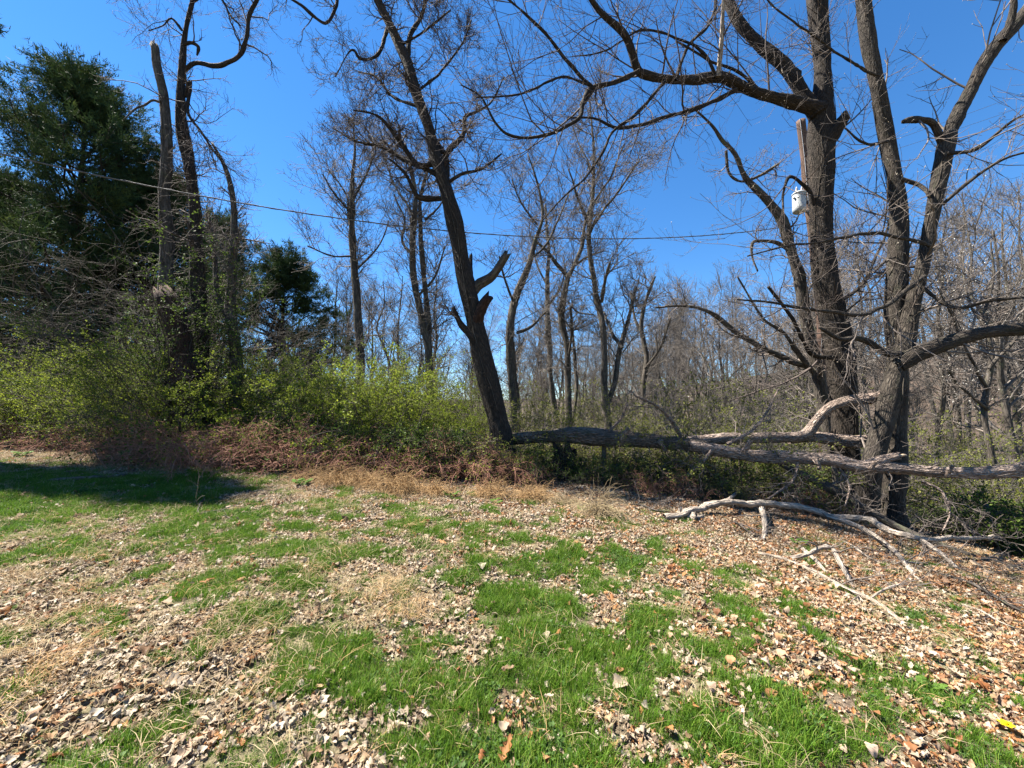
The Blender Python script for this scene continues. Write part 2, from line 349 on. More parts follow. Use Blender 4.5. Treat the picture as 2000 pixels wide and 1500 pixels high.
# ------------------------------------------------------------------ trees traced limb by limb, each at its own depth
class Tree:
    """limbs given as rows (photo column, photo row, width in photo pixels[, depth offset]); twigs grown on them"""
    def __init__(s, name, label, Y, bark, twig, seed, group=None, cat='tree'):
        s.Y = Y; s.rng = np.random.default_rng(seed); s.limbs = []; s.bark = bark; s.twig = twig; s.args = (name, label, cat, group)
        s.extra = []
    def limb(s, rows, dend=0., part='limb', broken=False, sides=12, twigs=1., d0=0., wob=.02, rough=.10, bark=None, root=False):
        rows = [tuple(r) + (0.,) * (4 - len(r)) for r in rows]
        n = len(rows); pts = []
        L = np.concatenate([[0], np.cumsum([math.hypot(rows[i + 1][0] - rows[i][0], rows[i + 1][1] - rows[i][1]) for i in range(n - 1)])]); L = L / max(L[-1], 1)
        for r, l in zip(rows, L):
            y = s.Y + d0 + dend * l + r[3]
            i = len(pts); a, b = rows[max(i - 1, 0)], rows[min(i + 1, n - 1)]; dx, dy = b[0] - a[0], b[1] - a[1]; dl = max(math.hypot(dx, dy), 1)
            off = (-dy * (r[0] - 1000) + dx * (r[1] - 750)) / dl / FPX      # things off the axis look wider than they are
            p = at(r[0], r[1], y)
            pts.append((*p, r[2] * .46 * y / FPX / math.sqrt(1 + off * off)))
        pts = np.array(pts)
        if root:    # carry the foot down into the ground and flare it
            x, y = pts[0, 0], pts[0, 1]; z0 = float(zg(x, y)); r0 = pts[0, 3]
            if pts[0, 2] > z0 + .15:
                d = (pts[0] - pts[1])[:3]; d = d / abs(d[2]) * .5 if abs(d[2]) > .05 else np.array([0, 0, -1.])
                k = (pts[0, 2] - z0)
                add = [np.array([x + d[0] * k * .6, y + d[1] * k * .6, z0 - .25, r0 * 1.45]), np.array([x + d[0] * k * .5, y, z0 + .12, r0 * 1.22])]
                pts = np.concatenate([add, pts])
            else:
                pts = np.concatenate([[[x, y, z0 - .3, r0 * 1.35]], pts])
        length = np.linalg.norm(np.diff(pts[:, :3], axis=0), axis=1).sum()
        r = pts[:, 3].mean(); m = int(np.clip(length / max(r * .8, .05), 8, 90))
        q = smooth(pts, m)
        q[1:-1, :3] += np.cumsum(s.rng.normal(0, wob, (m - 2, 3)) * q[1:-1, 3:4], 0) * .5
        kn = max(4, int(length / max(r * 9, .12))); ko = s.rng.normal(0, 1, (kn, 3)); ko[0] = 0; ko[-1] = 0
        ki = np.stack([np.interp(np.linspace(0, kn - 1, m), np.arange(kn), ko[:, c]) for c in range(3)], 1)
        q[:, :3] += ki * np.minimum(q[:, 3:4], .12) * .3
        q[:, 3] *= 1 + .10 * np.interp(np.linspace(0, 2 * kn, m), np.arange(2 * kn + 1), s.rng.normal(0, 1, 2 * kn + 1))
        s.limbs.append(dict(q=q, part=part, broken=broken, sides=sides, tw=twigs, rough=rough, bark=bark, L=length))
        return s
    def build(s, lv1=2.2, lv2=6, lv3=4, len1=1.4, len2=.6, len3=.26, up=(0, 0, .5), gnarl=.25, rmin=.0035, start=.15, vines=0, buds=None, ang=.85, maxr=.06, lv0=None):
        name, label, cat, group = s.args; rng = s.rng
        base = s.limbs[0]['q'][0].copy(); loc = (base[0], base[1], float(zg(base[0], base[1])))
        t = thing(name, label, cat, loc, group); s.thing = t; s.loc = loc
        for l in s.limbs:
            ac = Acc(); tubes(ac, l['q'][:, :3], np.maximum(l['q'][:, 3], .004), l['sides'], rng, l['rough'], cap=True, jag=(l['q'][-1, 3] * .8 if l['broken'] else 0.))
            link(l['part'], ac.mesh(l['part'], l['bark'] or s.bark, loc), t)
        # twigs
        P0 = []; R0 = []; cn = []
        for l in s.limbs:
            if l['tw'] <= 0: continue
            q = l['q']; k = np.linspace(0, len(q) - 1, 24); f = np.arange(len(q))
            P0.append(np.stack([np.interp(k, f, q[:, c]) for c in range(3)], 1)); R0.append(np.interp(k, f, q[:, 3])); cn.append(l['L'] * l['tw'])
        tw = Acc(); s.tips = []
        if P0:
            P0 = np.array(P0); R0 = np.array(R0); cn = np.array(cn)
            lev = [(P0, R0)]
            if lv0:   # extra boughs between traced limbs and twigs
                Pb, Rb = grow(rng, P0, R0, cn * lv0[0], lv0[1], (ang, .3), 9, (start, 1), gnarl * .8, up, .5, .01, .3, .3, maxr)
                tubes(tw, Pb, Rb, 6)
                A1 = grow(rng, P0, np.minimum(R0, maxr), cn * lv1, len1, (ang, .3), 7, (start, 1), gnarl, up, .45, rmin * 1.6, .35, .3)
                A2 = grow(rng, Pb, Rb, lv0[2], len1, (ang, .3), 7, (.15, 1), gnarl, up, .6, rmin * 1.6, .35, .3)
                P1, R1 = np.concatenate([A1[0], A2[0]]), np.concatenate([A1[1], A2[1]])
            else:
                P1, R1 = grow(rng, P0, np.minimum(R0, maxr), cn * lv1, len1, (ang, .3), 7, (start, 1), gnarl, up, .45, rmin * 1.6, .35, .3)
            tubes(tw, P1, R1, 4)
            P2, R2 = grow(rng, P1, R1, lv2, len2, (.8, .3), 5, (.12, 1), gnarl, up, .65, rmin * 1.1, .45, .3); tubes(tw, P2, R2, 3)
            P3, R3 = grow(rng, P2, R2, lv3, len3, (.8, .3), 4, (.15, 1), gnarl, up, .75, rmin, .5, .2); tubes(tw, P3, R3, 3)
            s.tips = P3
            link('crown', tw.mesh('crown', s.twig, loc), t)
            if buds:
                e = np.concatenate([P3[:, -1], P2[:, -1], P3[:, 2]]); e = e[rng.random(len(e)) < buds[1]]
                b = Acc(); blobs(b, e, buds[2], rng); link(buds[3], b.mesh(buds[3], M[buds[0]], loc), t)
        if vines:
            va = Acc()
            for l in s.limbs:
                if l['part'] != 'trunk': continue
                vine_tubes(va, l['q'], vines, rng)
            link('vine', va.mesh('vine', M['vine'], loc), t)
        return t
def blobs(acc, pts, size, rng):
    """small folded petals or buds"""
    K = len(pts)
    if K == 0: return
    a = nrm(rng.normal(size=(K, 3))); b = nrm(np.cross(a, rng.normal(size=(K, 3)))); c = np.cross(a, b)
    sz = size * rng.uniform(.6, 1.3, (K, 1))
    V = np.stack([pts - a * sz, pts + b * sz * .6, pts + a * sz, pts - b * sz * .6, pts + c * sz * .5], 1)
    o = np.arange(K)[:, None] * 5
    acc.add(V, [np.concatenate([o + np.array(f) for f in ((0, 1, 4), (1, 2, 4), (2, 3, 4), (3, 0, 4))])])
def vine_tubes(acc, q, k, rng):
    """climbers that wind up a trunk, with loose hanging strands"""
    m = 60; f = np.arange(len(q)); s = np.linspace(0, len(q) - 1, m)
    c = np.stack([np.interp(s, f, q[:, j]) for j in range(4)], 1)
    P = []; R = []
    for i in range(k):
        th = rng.uniform(0, 6.28) + np.cumsum(rng.normal(rng.normal(0, .06), .16, m))
        a, b = sorted(rng.uniform(0, 1, 2)); b = max(b, a + .3); a = max(0, b - .8) if b > 1 else a
        w = c[:, 3] * rng.uniform(.98, 1.05) + rng.uniform(0, .015) * np.abs(np.sin(np.arange(m) * rng.uniform(.3, .9)))
        p = c[:, :3] + np.stack([np.cos(th) * w, np.sin(th) * w, 0 * th], 1)
        ss_ = np.interp(np.linspace(a, min(b, 1), m), np.linspace(0, 1, m), np.arange(m))
        p = np.stack([np.interp(ss_, np.arange(m), p[:, j]) for j in range(3)], 1)
        P.append(p); R.append(np.full(m, rng.uniform(.003, .011)))
    P = np.array(P); R = np.array(R); tubes(acc, P, R, 4)
    Q, RQ = grow(rng, P, R, 16, .35, (1.2, .3), 6, (0, 1), .35, (0, 0, -.35), .6, .003, .5, .1); tubes(acc, Q, RQ, 3)
    Q2, RQ2 = grow(rng, Q, RQ, 3, .22, (.9, .3), 4, (.2, 1), .4, (0, 0, -.2), .7, .0025, .5, .1); tubes(acc, Q2, RQ2, 3)

# --- the twin-stemmed tree at the right
t = Tree('bare_tree', 'twin-stemmed bare tree at right with a thick limb reaching the right edge', 8.0, M['bark'], M['twig_light'], 11)
t.limb([(1690, 1000, 55.8), (1700, 920, 52.2), (1725, 820, 48.6), (1748, 745, 50.4), (1770, 680, 43.2), (1790, 590, 36.0), (1810, 510, 35.1), (1825, 420, 34.2), (1840, 330, 36.0), (1850, 262, 39.6)], .2, 'trunk', sides=20, twigs=.55, root=True)
t.limb([(1745, 1000, 66.6, .15), (1748, 900, 63.0, .2), (1750, 780, 54.0, .3), (1748, 650, 49.5, .35), (1755, 550, 46.8, .4), (1756, 470, 45.0, .4), (1755, 380, 43.2, .4), (1736, 270, 45.0, .4), (1720, 190, 41.4, .3), (1702, 100, 37.8, .2), (1694, 0, 37.8, .1), (1690, -120, 34.2), (1700, -260, 25.2), (1680, -420, 16.2)], .2, 'trunk', sides=20, twigs=.5, root=True)
t.limb([(1848, 275, 33.1), (1880, 200, 35.0), (1920, 130, 32.2), (1960, 80, 31.3), (2000, 30, 27.6), (2060, -60, 23.9), (2110, -180, 18.4), (2130, -300, 11.0)], -.6, twigs=.8, d0=.2)
t.limb([(1958, 80, 22), (1972, 40, 18), (1975, -10, 16), (1960, -120, 12), (1980, -240, 7)], -.5, d0=-.15)
t.limb([(1842, 285, 20.4), (1825, 245, 18.7), (1803, 231, 17.0), (1782, 231, 15.3), (1764, 238, 10.2)], -.2, broken=True, d0=.2, twigs=.4)
t.limb([(1752, 715, 36.8), (1790, 693, 35.0), (1850, 672, 30.4), (1900, 657, 28.5), (1960, 648, 26.7), (2040, 640, 24.8), (2140, 610, 18.4)], -.9, twigs=1.2)
t.limb([(1765, 690, 16), (1735, 690, 15), (1700, 668, 14), (1672, 660, 12), (1640, 662, 9), (1600, 640, 6)], -.5, twigs=.5)
t.limb([(1760, 350, 14, .4), (1790, 360, 11, .3), (1805, 372, 11, .2), (1815, 385, 8)], 0, twigs=.6)
t.limb([(1815, 480, 9), (1760, 465, 8, -.3), (1700, 455, 8, -.5), (1620, 470, 6, -.7), (1540, 480, 4, -.9), (1460, 500, 3, -1.)], 0, twigs=.9)
t.limb([(1800, 560, 9), (1860, 600, 8, -.3), (1930, 590, 7, -.6), (2010, 580, 5, -.9)], 0, twigs=1.4)
t.limb([(1806, 540, 9), (1700, 610, 8, -.4), (1600, 606, 7, -.7), (1500, 590, 5, -.9), (1440, 585, 3, -1.)], 0, twigs=.8)
t.limb([(1840, 400, 8), (1900, 350, 7, -.4), (1960, 310, 5, -.8), (2030, 290, 4, -1.1)], 0, twigs=2)
t.limb([(1850, 300, 9), (1910, 290, 7, -.3), (1980, 235, 5, -.6), (2060, 200, 4, -1.)], 0, twigs=2)
t.limb([(1715, 150, 9), (1660, 120, 8, -.3), (1590, 70, 7, -.5), (1520, 20, 5, -.8), (1470, -30, 4, -1.)], 0, twigs=1.2, d0=.3)
t.limb([(1735, 275, 9), (1690, 280, 7, -.3), (1650, 250, 5, -.5)], 0, twigs=2, d0=.3)
t.build(lv1=2.0, lv2=5.5, lv3=3, len1=2.1, len2=1.05, len3=.42, up=(0, 0, .45), gnarl=.11, buds=('bud', .35, .014, 'bud'), vines=3)
# --- the tall tree behind it with the long limb over the middle
t = Tree('bare_tree', 'tall bare tree with a long arching limb and a broken stub below its fork', 9.2, M['bark_dark'], M['twig'], 12)
t.limb([(1652, 960, 71), (1652, 880, 68), (1650, 800, 66), (1638, 660, 64), (1618, 560, 56), (1606, 460, 49), (1604, 370, 52), (1602, 290, 62), (1602, 230, 60), (1606, 150, 49), (1604, 90, 48), (1596, 0, 47), (1590, -120, 41), (1600, -280, 30), (1580, -450, 17)], .2, 'trunk', sides=20, twigs=.5, root=True)
t.limb([(1598, 225, 48), (1575, 190, 40), (1540, 132, 36), (1482, 82, 34), (1442, 38, 30), (1420, -10, 27), (1405, -90, 22), (1380, -220, 14), (1390, -340, 8)], .9, twigs=.8)
t.limb([(1600, 215, 44), (1560, 203, 36), (1500, 186, 31), (1450, 168, 28), (1405, 152, 27), (1350, 158, 24), (1300, 155, 22), (1262, 146, 22), (1246, 134, 18), (1222, 72, 17), (1170, 20, 14), (1140, -30, 11), (1090, -110, 8)], -2.2, twigs=1.)
t.limb([(1248, 138, 12), (1200, 160, 12), (1158, 174, 12), (1138, 200, 10), (1126, 236, 9), (1060, 264, 8), (1000, 266, 7), (968, 240, 6), (940, 190, 4), (900, 165, 3)], -.8, d0=-2.1, twigs=1.5)
t.limb([(1160, 172, 9), (1125, 140, 9), (1062, 63, 8), (1006, 10, 6), (950, -40, 5)], -.6, d0=-2.3, twigs=1.8)
t.limb([(1158, 170, 7), (1100, 150, 6), (1050, 172, 6), (1000, 186, 5), (930, 190, 4)], -.7, d0=-2.3, twigs=1.8)
t.limb([(1436, 176, 13), (1370, 206, 11), (1300, 229, 9), (1212, 250, 8), (1160, 231, 6), (1110, 230, 4)], -1., d0=-.6, twigs=1.6)
t.limb([(1300, 158, 8), (1240, 225, 7), (1195, 260, 6), (1175, 300, 6), (1140, 350, 5), (1105, 380, 4), (1060, 430, 3)], -.4, d0=-1.6, twigs=1.4)
t.limb([(1402, 150, 12), (1410, 90, 11), (1412, 30, 9), (1415, -40, 7)], -.7, d0=-.9, twigs=1.6, bark=M['bark_pale'])
t.limb([(1400, 150, 9), (1370, 100, 8), (1310, 70, 7), (1250, 60, 6), (1180, 100, 4), (1120, 110, 3)], -.6, d0=-.9, twigs=1.6)
t.limb([(1320, 156, 8), (1345, 90, 7), (1390, 40, 6), (1400, -30, 5)], .4, d0=-1.2, twigs=1.4)
t.limb([(1490, 185, 9), (1440, 140, 8), (1380, 115, 7), (1320, 80, 5)], -.9, d0=-.4, twigs=1.4)
t.limb([(1604, 290, 40), (1622, 262, 32), (1640, 240, 26), (1650, 222, 18)], -.3, broken=True, twigs=.5)
t.limb([(1590, 400, 12.2), (1575, 368, 10.2), (1552, 347, 8.7), (1537, 352, 7.1), (1529, 390, 5.6), (1531, 440, 5.1), (1545, 475, 4.6), (1556, 520, 3.1)], -.4, twigs=1.8)
t.limb([(1640, 700, 12), (1590, 690, 10, -.3), (1545, 620, 8, -.6), (1500, 560, 6, -.9)], 0, twigs=.9)
t.limb([(1625, 600, 10), (1680, 560, 8, .4), (1720, 480, 6, .8), (1740, 420, 4, 1.)], 0, twigs=1.6)
t.limb([(1560, 150, 10, .3), (1560, 142, 16, .2), (1548, 134, 12, .1)], 0, broken=True, twigs=0)
t.build(lv1=2.0, lv2=5.5, lv3=3.4, len1=2.1, len2=1.0, len3=.4, up=(0, 0, .45), gnarl=.12, vines=5)
# --- the thin crooked tree to its left
t = Tree('bare_tree', 'thin crooked tree with shaggy bark left of the utility pole', 10.2, M['bark_far'], M['twig_light'], 13)
t.limb([(1606, 800, 32), (1600, 760, 30), (1590, 700, 30), (1570, 620, 29), (1555, 545, 28), (1534, 485, 26), (1520, 430, 24), (1490, 390, 20), (1452, 352, 15), (1430, 305, 12), (1405, 280, 10), (1385, 250, 8), (1345, 212, 6)], -.6, 'trunk', sides=14, root=True, wob=.06, twigs=.7)
t.limb([(1546, 492, 11, -.3), (1520, 476, 9, -.3), (1490, 470, 8, -.35), (1470, 474, 6, -.4), (1468, 500, 5, -.4), (1480, 530, 4, -.45)], 0, broken=True, twigs=.9)
t.limb([(1418, 295, 8), (1425, 340, 7), (1450, 355, 6), (1490, 340, 6), (1520, 320, 5)], .3, d0=-.4, twigs=1.6)
t.limb([(1590, 720, 14), (1540, 700, 13), (1500, 685, 12), (1440, 650, 11), (1390, 612, 9), (1340, 597, 7), (1280, 600, 4)], -.6, twigs=1.6)
t.limb([(1595, 740, 11), (1560, 690, 10), (1530, 650, 8), (1490, 620, 6), (1440, 540, 4)], -.9, twigs=1.)
t.build(lv1=2.2, lv2=6, lv3=4, len1=1.1, len2=.5, len3=.24, up=(0, 0, .1), gnarl=.3)
# --- the leaning tree in the middle
t = Tree('bare_tree', 'dark leaning tree in the middle with torn stubs and a gnarled crown', 8.9, M['bark_dark'], M['twig'], 14)
t.limb([(990, 935, 53), (982, 860, 51), (962, 770, 46), (942, 690, 42), (925, 610, 39), (906, 530, 35), (893, 460, 32), (872, 380, 30), (852, 320, 31), (832, 240, 26), (815, 190, 23), (800, 130, 22), (775, 80, 21), (742, 15, 17), (725, -30, 16), (690, -130, 13), (640, -260, 9), (610, -380, 6)], .9, 'trunk', sides=20, root=True, twigs=.8)
t.limb([(920, 575, 24), (935, 553, 22), (960, 538, 19), (978, 514, 16), (991, 494, 13)], -.2, broken=True, twigs=.2, d0=.3, bark=M['bark_far'])
t.limb([(930, 640, 30), (938, 612, 26), (950, 588, 22), (957, 578, 18)], -.2, broken=True, twigs=0, d0=.2, bark=M['bark_brown'])
t.limb([(938, 690, 20), (918, 655, 19), (900, 632, 14), (885, 600, 8)], -.2, broken=True, twigs=.8, d0=.1)
t.limb([(921, 570, 9), (921, 530, 9), (920, 498, 7)], .2, broken=True, twigs=0, d0=.5)
t.limb([(868, 365, 20), (872, 330, 16), (873, 300, 14), (905, 266, 11), (908, 228, 9), (928, 219, 7), (960, 200, 5), (985, 150, 3)], .8, d0=.4, twigs=1.8)
t.limb([(855, 318, 14), (817, 322, 12), (782, 280, 10), (754, 241, 8), (733, 224, 6), (690, 215, 4)], -.8, d0=.5, twigs=2.2)
t.limb([(852, 340, 13), (796, 315, 11), (754, 290, 8), (715, 280, 6), (687, 273, 4), (650, 250, 3)], .9, d0=.5, twigs=2.2)
t.limb([(870, 388, 14), (824, 388, 11), (810, 375, 9), (789, 336, 7), (760, 310, 4)], -.6, d0=.5, twigs=1.8)
t.limb([(868, 300, 10), (845, 262, 8), (828, 238, 8)], .2, d0=.4, twigs=1.)
t.limb([(797, 122, 13), (800, 70, 11), (824, 28, 9), (835, -10, 7), (860, -80, 5)], .7, d0=.7, twigs=1.8)
t.limb([(758, 55, 11), (745, 95, 9), (733, 112, 8), (705, 115, 7), (691, 98, 6), (677, 108, 4), (655, 150, 3)], -.7, d0=.8, twigs=1.2)
t.limb([(820, 210, 8), (770, 190, 7), (735, 150, 5), (700, 140, 4)], .9, d0=.5, twigs=2.5)
t.limb([(812, 180, 8), (860, 140, 7), (900, 90, 5), (920, 40, 4)], .9, d0=.5, twigs=2.)
t.limb([(780, 90, 8), (830, 60, 7), (880, 20, 5)], -.7, d0=.6, twigs=2.)
t.limb([(868, 362, 9), (900, 340, 8), (940, 330, 6), (980, 300, 4)], -.5, d0=.4, twigs=1.8)
t.limb([(722, -40, 13), (690, -60, 11), (665, -30, 10), (655, 15, 9), (637, 44, 9), (612, 30, 8), (590, 10, 7), (560, -8, 6), (520, -40, 4)], -1., d0=.9, twigs=.5)
t.build(lv1=3.4, lv2=8, lv3=5.5, len1=1.15, len2=.5, len3=.22, up=(0, 0, .25), gnarl=.3, vines=9, start=.38, ang=1.)
# --- left group
t = Tree('broken_snag', 'tall grey broken-off dead trunk beside the vine-covered tree', 10.0, M['bark_far'], M['twig'], 15, cat='dead tree')
t.limb([(335, 700, 34), (328, 600, 33), (322, 500, 32), (325, 400, 29), (328, 330, 27), (322, 230, 23), (317, 180, 20), (305, 130, 18), (301, 88, 17)], .2, 'trunk', broken=True, sides=18, root=True, twigs=.12)
t.limb([(314, 200, 7), (298, 196, 6), (283, 206, 6), (265, 213, 5), (240, 235, 3)], -.3, twigs=.8)
t.build(lv1=2, lv2=3, lv3=2, len1=.8, len2=.4, len3=.2, vines=7)
t = Tree('bare_tree', 'dark vine-covered tree at left with an elbow limb rising to the right', 10.4, M['bark_dark'], M['twig'], 16)
t.limb([(392, 700, 34), (388, 600, 33), (385, 500, 31), (380, 420, 29), (366, 330, 28), (353, 250, 26), (352, 180, 22), (356, 120, 18), (360, 70, 15), (373, 10, 12), (395, -60, 10), (400, -150, 6)], .3, 'trunk', sides=18, root=True, twigs=.5)
t.limb([(358, 140, 13), (380, 122, 13), (410, 125, 13), (440, 127, 13), (465, 110, 12), (478, 80, 12), (489, 30, 11), (507, -15, 10), (525, -80, 7), (520, -150, 4)], -.7, twigs=1., d0=.3)
t.limb([(362, 190, 9), (372, 160, 8), (366, 215, 7), (392, 255, 6), (410, 285, 5), (430, 310, 4)], -.3, twigs=1.4, d0=.2)
t.limb([(356, 90, 10), (375, 85, 9), (386, 92, 7), (385, 108, 5)], 0, twigs=.6, d0=.2, broken=True)
t.limb([(356, 60, 6), (335, 36, 5), (318, 50, 4), (290, 60, 3)], -.5, twigs=2., d0=.2)
t.limb([(378, 5, 6), (420, -20, 5), (450, 30, 4), (470, 50, 3)], .8, twigs=2., d0=.2)
t.build(lv1=3.2, lv2=7, lv3=5, len1=1.5, len2=.65, len3=.3, gnarl=.28, vines=10, start=.25)
t = Tree('bare_tree', 'slim grey tree with a low fork right of the vine-covered tree', 10.6, M['bark_far'], M['twig_light'], 17)
t.limb([(462, 715, 26), (455, 660, 25), (446, 610, 24), (456, 540, 19), (458, 450, 15), (455, 380, 13), (446, 340, 10), (432, 308, 8), (415, 280, 5)], .2, 'trunk', sides=14, root=True, twigs=.8)
t.limb([(448, 620, 18), (430, 590, 16), (422, 560, 14), (420, 500, 10), (408, 420, 6)], .4, twigs=1.2)
t.build(lv1=3.2, lv2=7, lv3=5, len1=1.2, len2=.55, len3=.25, gnarl=.25, start=.3, vines=3)
t = Tree('broken_stump', 'wide dark rotten stump with a slanted broken top in the left thicket', 9.5, M['bark_brown'], M['twig'], 18, cat='stump')
t.limb([(362, 740, 66), (356, 680, 60), (345, 630, 56), (328, 590, 50), (318, 572, 40)], .1, 'trunk', broken=True, sides=20, root=True, twigs=.4, rough=.22)
t.build(lv1=2, lv2=4, lv3=2, len1=.7, len2=.35, len3=.2, vines=8)
# --- mid-distance traced trees
mid = [
 ('slim bare tree standing alone between the pines and the leaning tree', 15, 21, [[(702, 700, 19), (698, 600, 18), (694, 500, 16), (690, 430, 14), (690, 350, 10), (695, 290, 6), (690, 230, 3)]], [[(692, 480, 7), (680, 430, 6), (676, 380, 4), (640, 330, 3)], [(693, 500, 5), (650, 500, 4), (600, 480, 3)], [(690, 390, 6), (720, 330, 5), (735, 270, 3)], [(690, 420, 5), (655, 380, 4), (630, 340, 3)], [(694, 530, 5), (740, 480, 4), (760, 430, 3)]]),
 ('dark twin-trunked tree close left of the leaning tree', 14, 22, [[(842, 760, 20), (835, 690, 18), (818, 600, 17), (808, 530, 15), (807, 440, 13), (809, 380, 10), (800, 330, 7), (790, 280, 4)], [(838, 700, 14, .4), (836, 620, 13, .5), (825, 540, 12, .5), (820, 450, 10, .5), (822, 380, 8, .6), (840, 310, 5, .6)]], [[(808, 500, 7), (785, 470, 6), (790, 430, 4), (770, 380, 3)], [(815, 580, 6), (850, 540, 5), (870, 480, 3)], [(808, 420, 6), (770, 360, 4), (750, 300, 3)], [(830, 430, 5), (860, 400, 4), (880, 360, 3)]]),
 ('leaning grey tree with mossy foot just right of the leaning trunk', 15, 23, [[(1002, 820, 16), (1000, 740, 17), (998, 660, 17), (1003, 590, 15), (1018, 545, 14), (1032, 510, 12), (1045, 470, 10), (1058, 420, 8), (1050, 360, 5), (1030, 300, 3)]], [[(1010, 650, 7), (1035, 640, 6), (1065, 610, 4)], [(1003, 590, 6), (990, 560, 5), (975, 500, 3)], [(1035, 505, 6), (1065, 480, 5), (1090, 430, 4), (1110, 380, 3)], [(1050, 440, 5), (1020, 400, 4), (1000, 350, 3)], [(1012, 800, 9), (1005, 720, 8), (1004, 690, 6)]]),
 ('straight thin grey tree in the gap above the fallen log', 21, 24, [[(1082, 800, 13), (1075, 720, 11), (1070, 640, 11), (1070, 560, 9), (1072, 480, 7), (1065, 400, 4)]], [[(1070, 560, 5), (1050, 520, 4), (1040, 470, 2)], [(1070, 600, 5), (1095, 560, 4), (1105, 520, 2)]]),
 ('forked bare tree with a wide Y top over the fallen log', 16, 25, [[(1112, 840, 15), (1110, 760, 14), (1108, 690, 13), (1100, 620, 14), (1105, 560, 12), (1108, 540, 11), (1088, 515, 10), (1068, 490, 7), (1045, 470, 4)]], [[(1106, 550, 10), (1120, 520, 9), (1135, 480, 8), (1145, 430, 7), (1160, 380, 4)], [(1110, 700, 6), (1118, 640, 6), (1115, 600, 5), (1130, 610, 4), (1160, 615, 3)], [(1118, 830, 8), (1125, 760, 8), (1122, 690, 7), (1116, 620, 5)], [(1120, 520, 6), (1150, 500, 5), (1180, 490, 3)]]),
 ('tall slender tree with a feathery bare crown above the wire', 14, 26, [[(1192, 845, 18), (1182, 780, 15), (1178, 700, 14), (1172, 620, 14), (1160, 560, 12), (1150, 500, 11), (1148, 450, 10), (1155, 390, 8), (1158, 300, 6), (1152, 230, 4), (1150, 190, 3)]], [[(1186, 790, 12), (1200, 750, 12), (1210, 690, 11), (1225, 640, 10), (1235, 590, 8), (1242, 560, 5)], [(1175, 590, 8), (1182, 550, 7), (1192, 512, 5)], [(1148, 460, 8), (1180, 410, 6), (1210, 370, 5), (1250, 310, 3)], [(1150, 440, 6), (1130, 390, 5), (1110, 330, 3)], [(1215, 680, 8), (1190, 640, 6), (1180, 610, 4)], [(1156, 400, 5), (1190, 350, 4), (1220, 280, 3)], [(1157, 330, 4), (1130, 280, 3), (1115, 230, 2)]]),
 ('small crooked tree with upswept twin stems right of the slender tree', 17, 27, [[(1262, 830, 14), (1258, 760, 12), (1262, 700, 11), (1255, 640, 10), (1262, 590, 8), (1280, 540, 5)]], [[(1258, 660, 7), (1240, 620, 6), (1232, 570, 3)], [(1260, 720, 7), (1290, 680, 6), (1310, 620, 4)]]),
]
for lab, Yd, sd, trunks, limbs in mid:
    t = Tree('bare_tree', lab, Yd, M['bark_far'], M['twig_far'], sd)
    for r in trunks: t.limb(r, .3, 'trunk', sides=12, root=(r is trunks[0]), twigs=.9, wob=.05)
    for k, r in enumerate(limbs): t.limb(r, (-1) ** k * .9, sides=8, twigs=1.3, d0=.1)
    t.build(lv1=2.6, lv2=8, lv3=5, len1=1.9, len2=.9, len3=.42, up=(0, 0, .5), gnarl=.2, rmin=.006, start=.3)

# ------------------------------------------------------------------ the fallen tree and broken branches
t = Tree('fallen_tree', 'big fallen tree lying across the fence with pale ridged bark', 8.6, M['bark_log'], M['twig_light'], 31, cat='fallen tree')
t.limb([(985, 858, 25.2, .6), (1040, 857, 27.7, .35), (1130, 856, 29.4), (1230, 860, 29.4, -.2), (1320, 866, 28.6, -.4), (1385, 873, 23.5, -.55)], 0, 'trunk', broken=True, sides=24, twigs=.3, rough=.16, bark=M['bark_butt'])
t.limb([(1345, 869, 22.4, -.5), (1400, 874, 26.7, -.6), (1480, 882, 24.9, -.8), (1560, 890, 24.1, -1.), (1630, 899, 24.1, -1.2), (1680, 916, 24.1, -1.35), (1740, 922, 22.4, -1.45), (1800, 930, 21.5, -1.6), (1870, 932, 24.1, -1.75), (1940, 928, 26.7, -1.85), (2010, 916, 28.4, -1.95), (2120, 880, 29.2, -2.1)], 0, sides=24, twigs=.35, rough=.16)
t.limb([(1630, 897, 26, -1.2), (1670, 909, 24, -1.3), (1710, 905, 22, -1.4), (1738, 895, 20, -1.45), (1756, 890, 15, -1.5)], 0, broken=True, twigs=.3)
t.limb([(1752, 891, 7, -1.49), (1770, 889, 4, -1.52)], 0, 'splinter', broken=True, twigs=0, bark=M['wood'])
t.limb([(1330, 862, 22.4, -.1), (1430, 858, 21.5), (1510, 856, 22.4, .05), (1570, 850, 25.8, .1), (1595, 820, 27.5, .1), (1620, 792, 24.1, .05), (1660, 780, 20.6, -.05), (1710, 776, 18.9, -.2), (1745, 762, 17.2, -.3)], 0, twigs=.3)
t.limb([(1540, 858, 22, .2), (1600, 860, 24, .2), (1660, 861, 24, .2), (1720, 858, 22, .25)], 0, broken=True, twigs=.4)
t.limb([(1330, 852, 9, -.2), (1310, 820, 8, -.3), (1285, 795, 6, -.4), (1240, 772, 4, -.5)], 0, twigs=1.6)
t.limb([(1500, 892, 8.8, -.7), (1540, 915, 13.6, -.9), (1600, 945, 16.8, -1.1), (1660, 978, 17.6, -1.35), (1720, 1012, 16.0, -1.6), (1800, 1048, 14.4, -1.95), (1880, 1078, 12.0, -2.25), (1960, 1100, 8.8, -2.5), (2030, 1120, 5.6, -2.7)], 0, twigs=.5, bark=M['bark_far'])
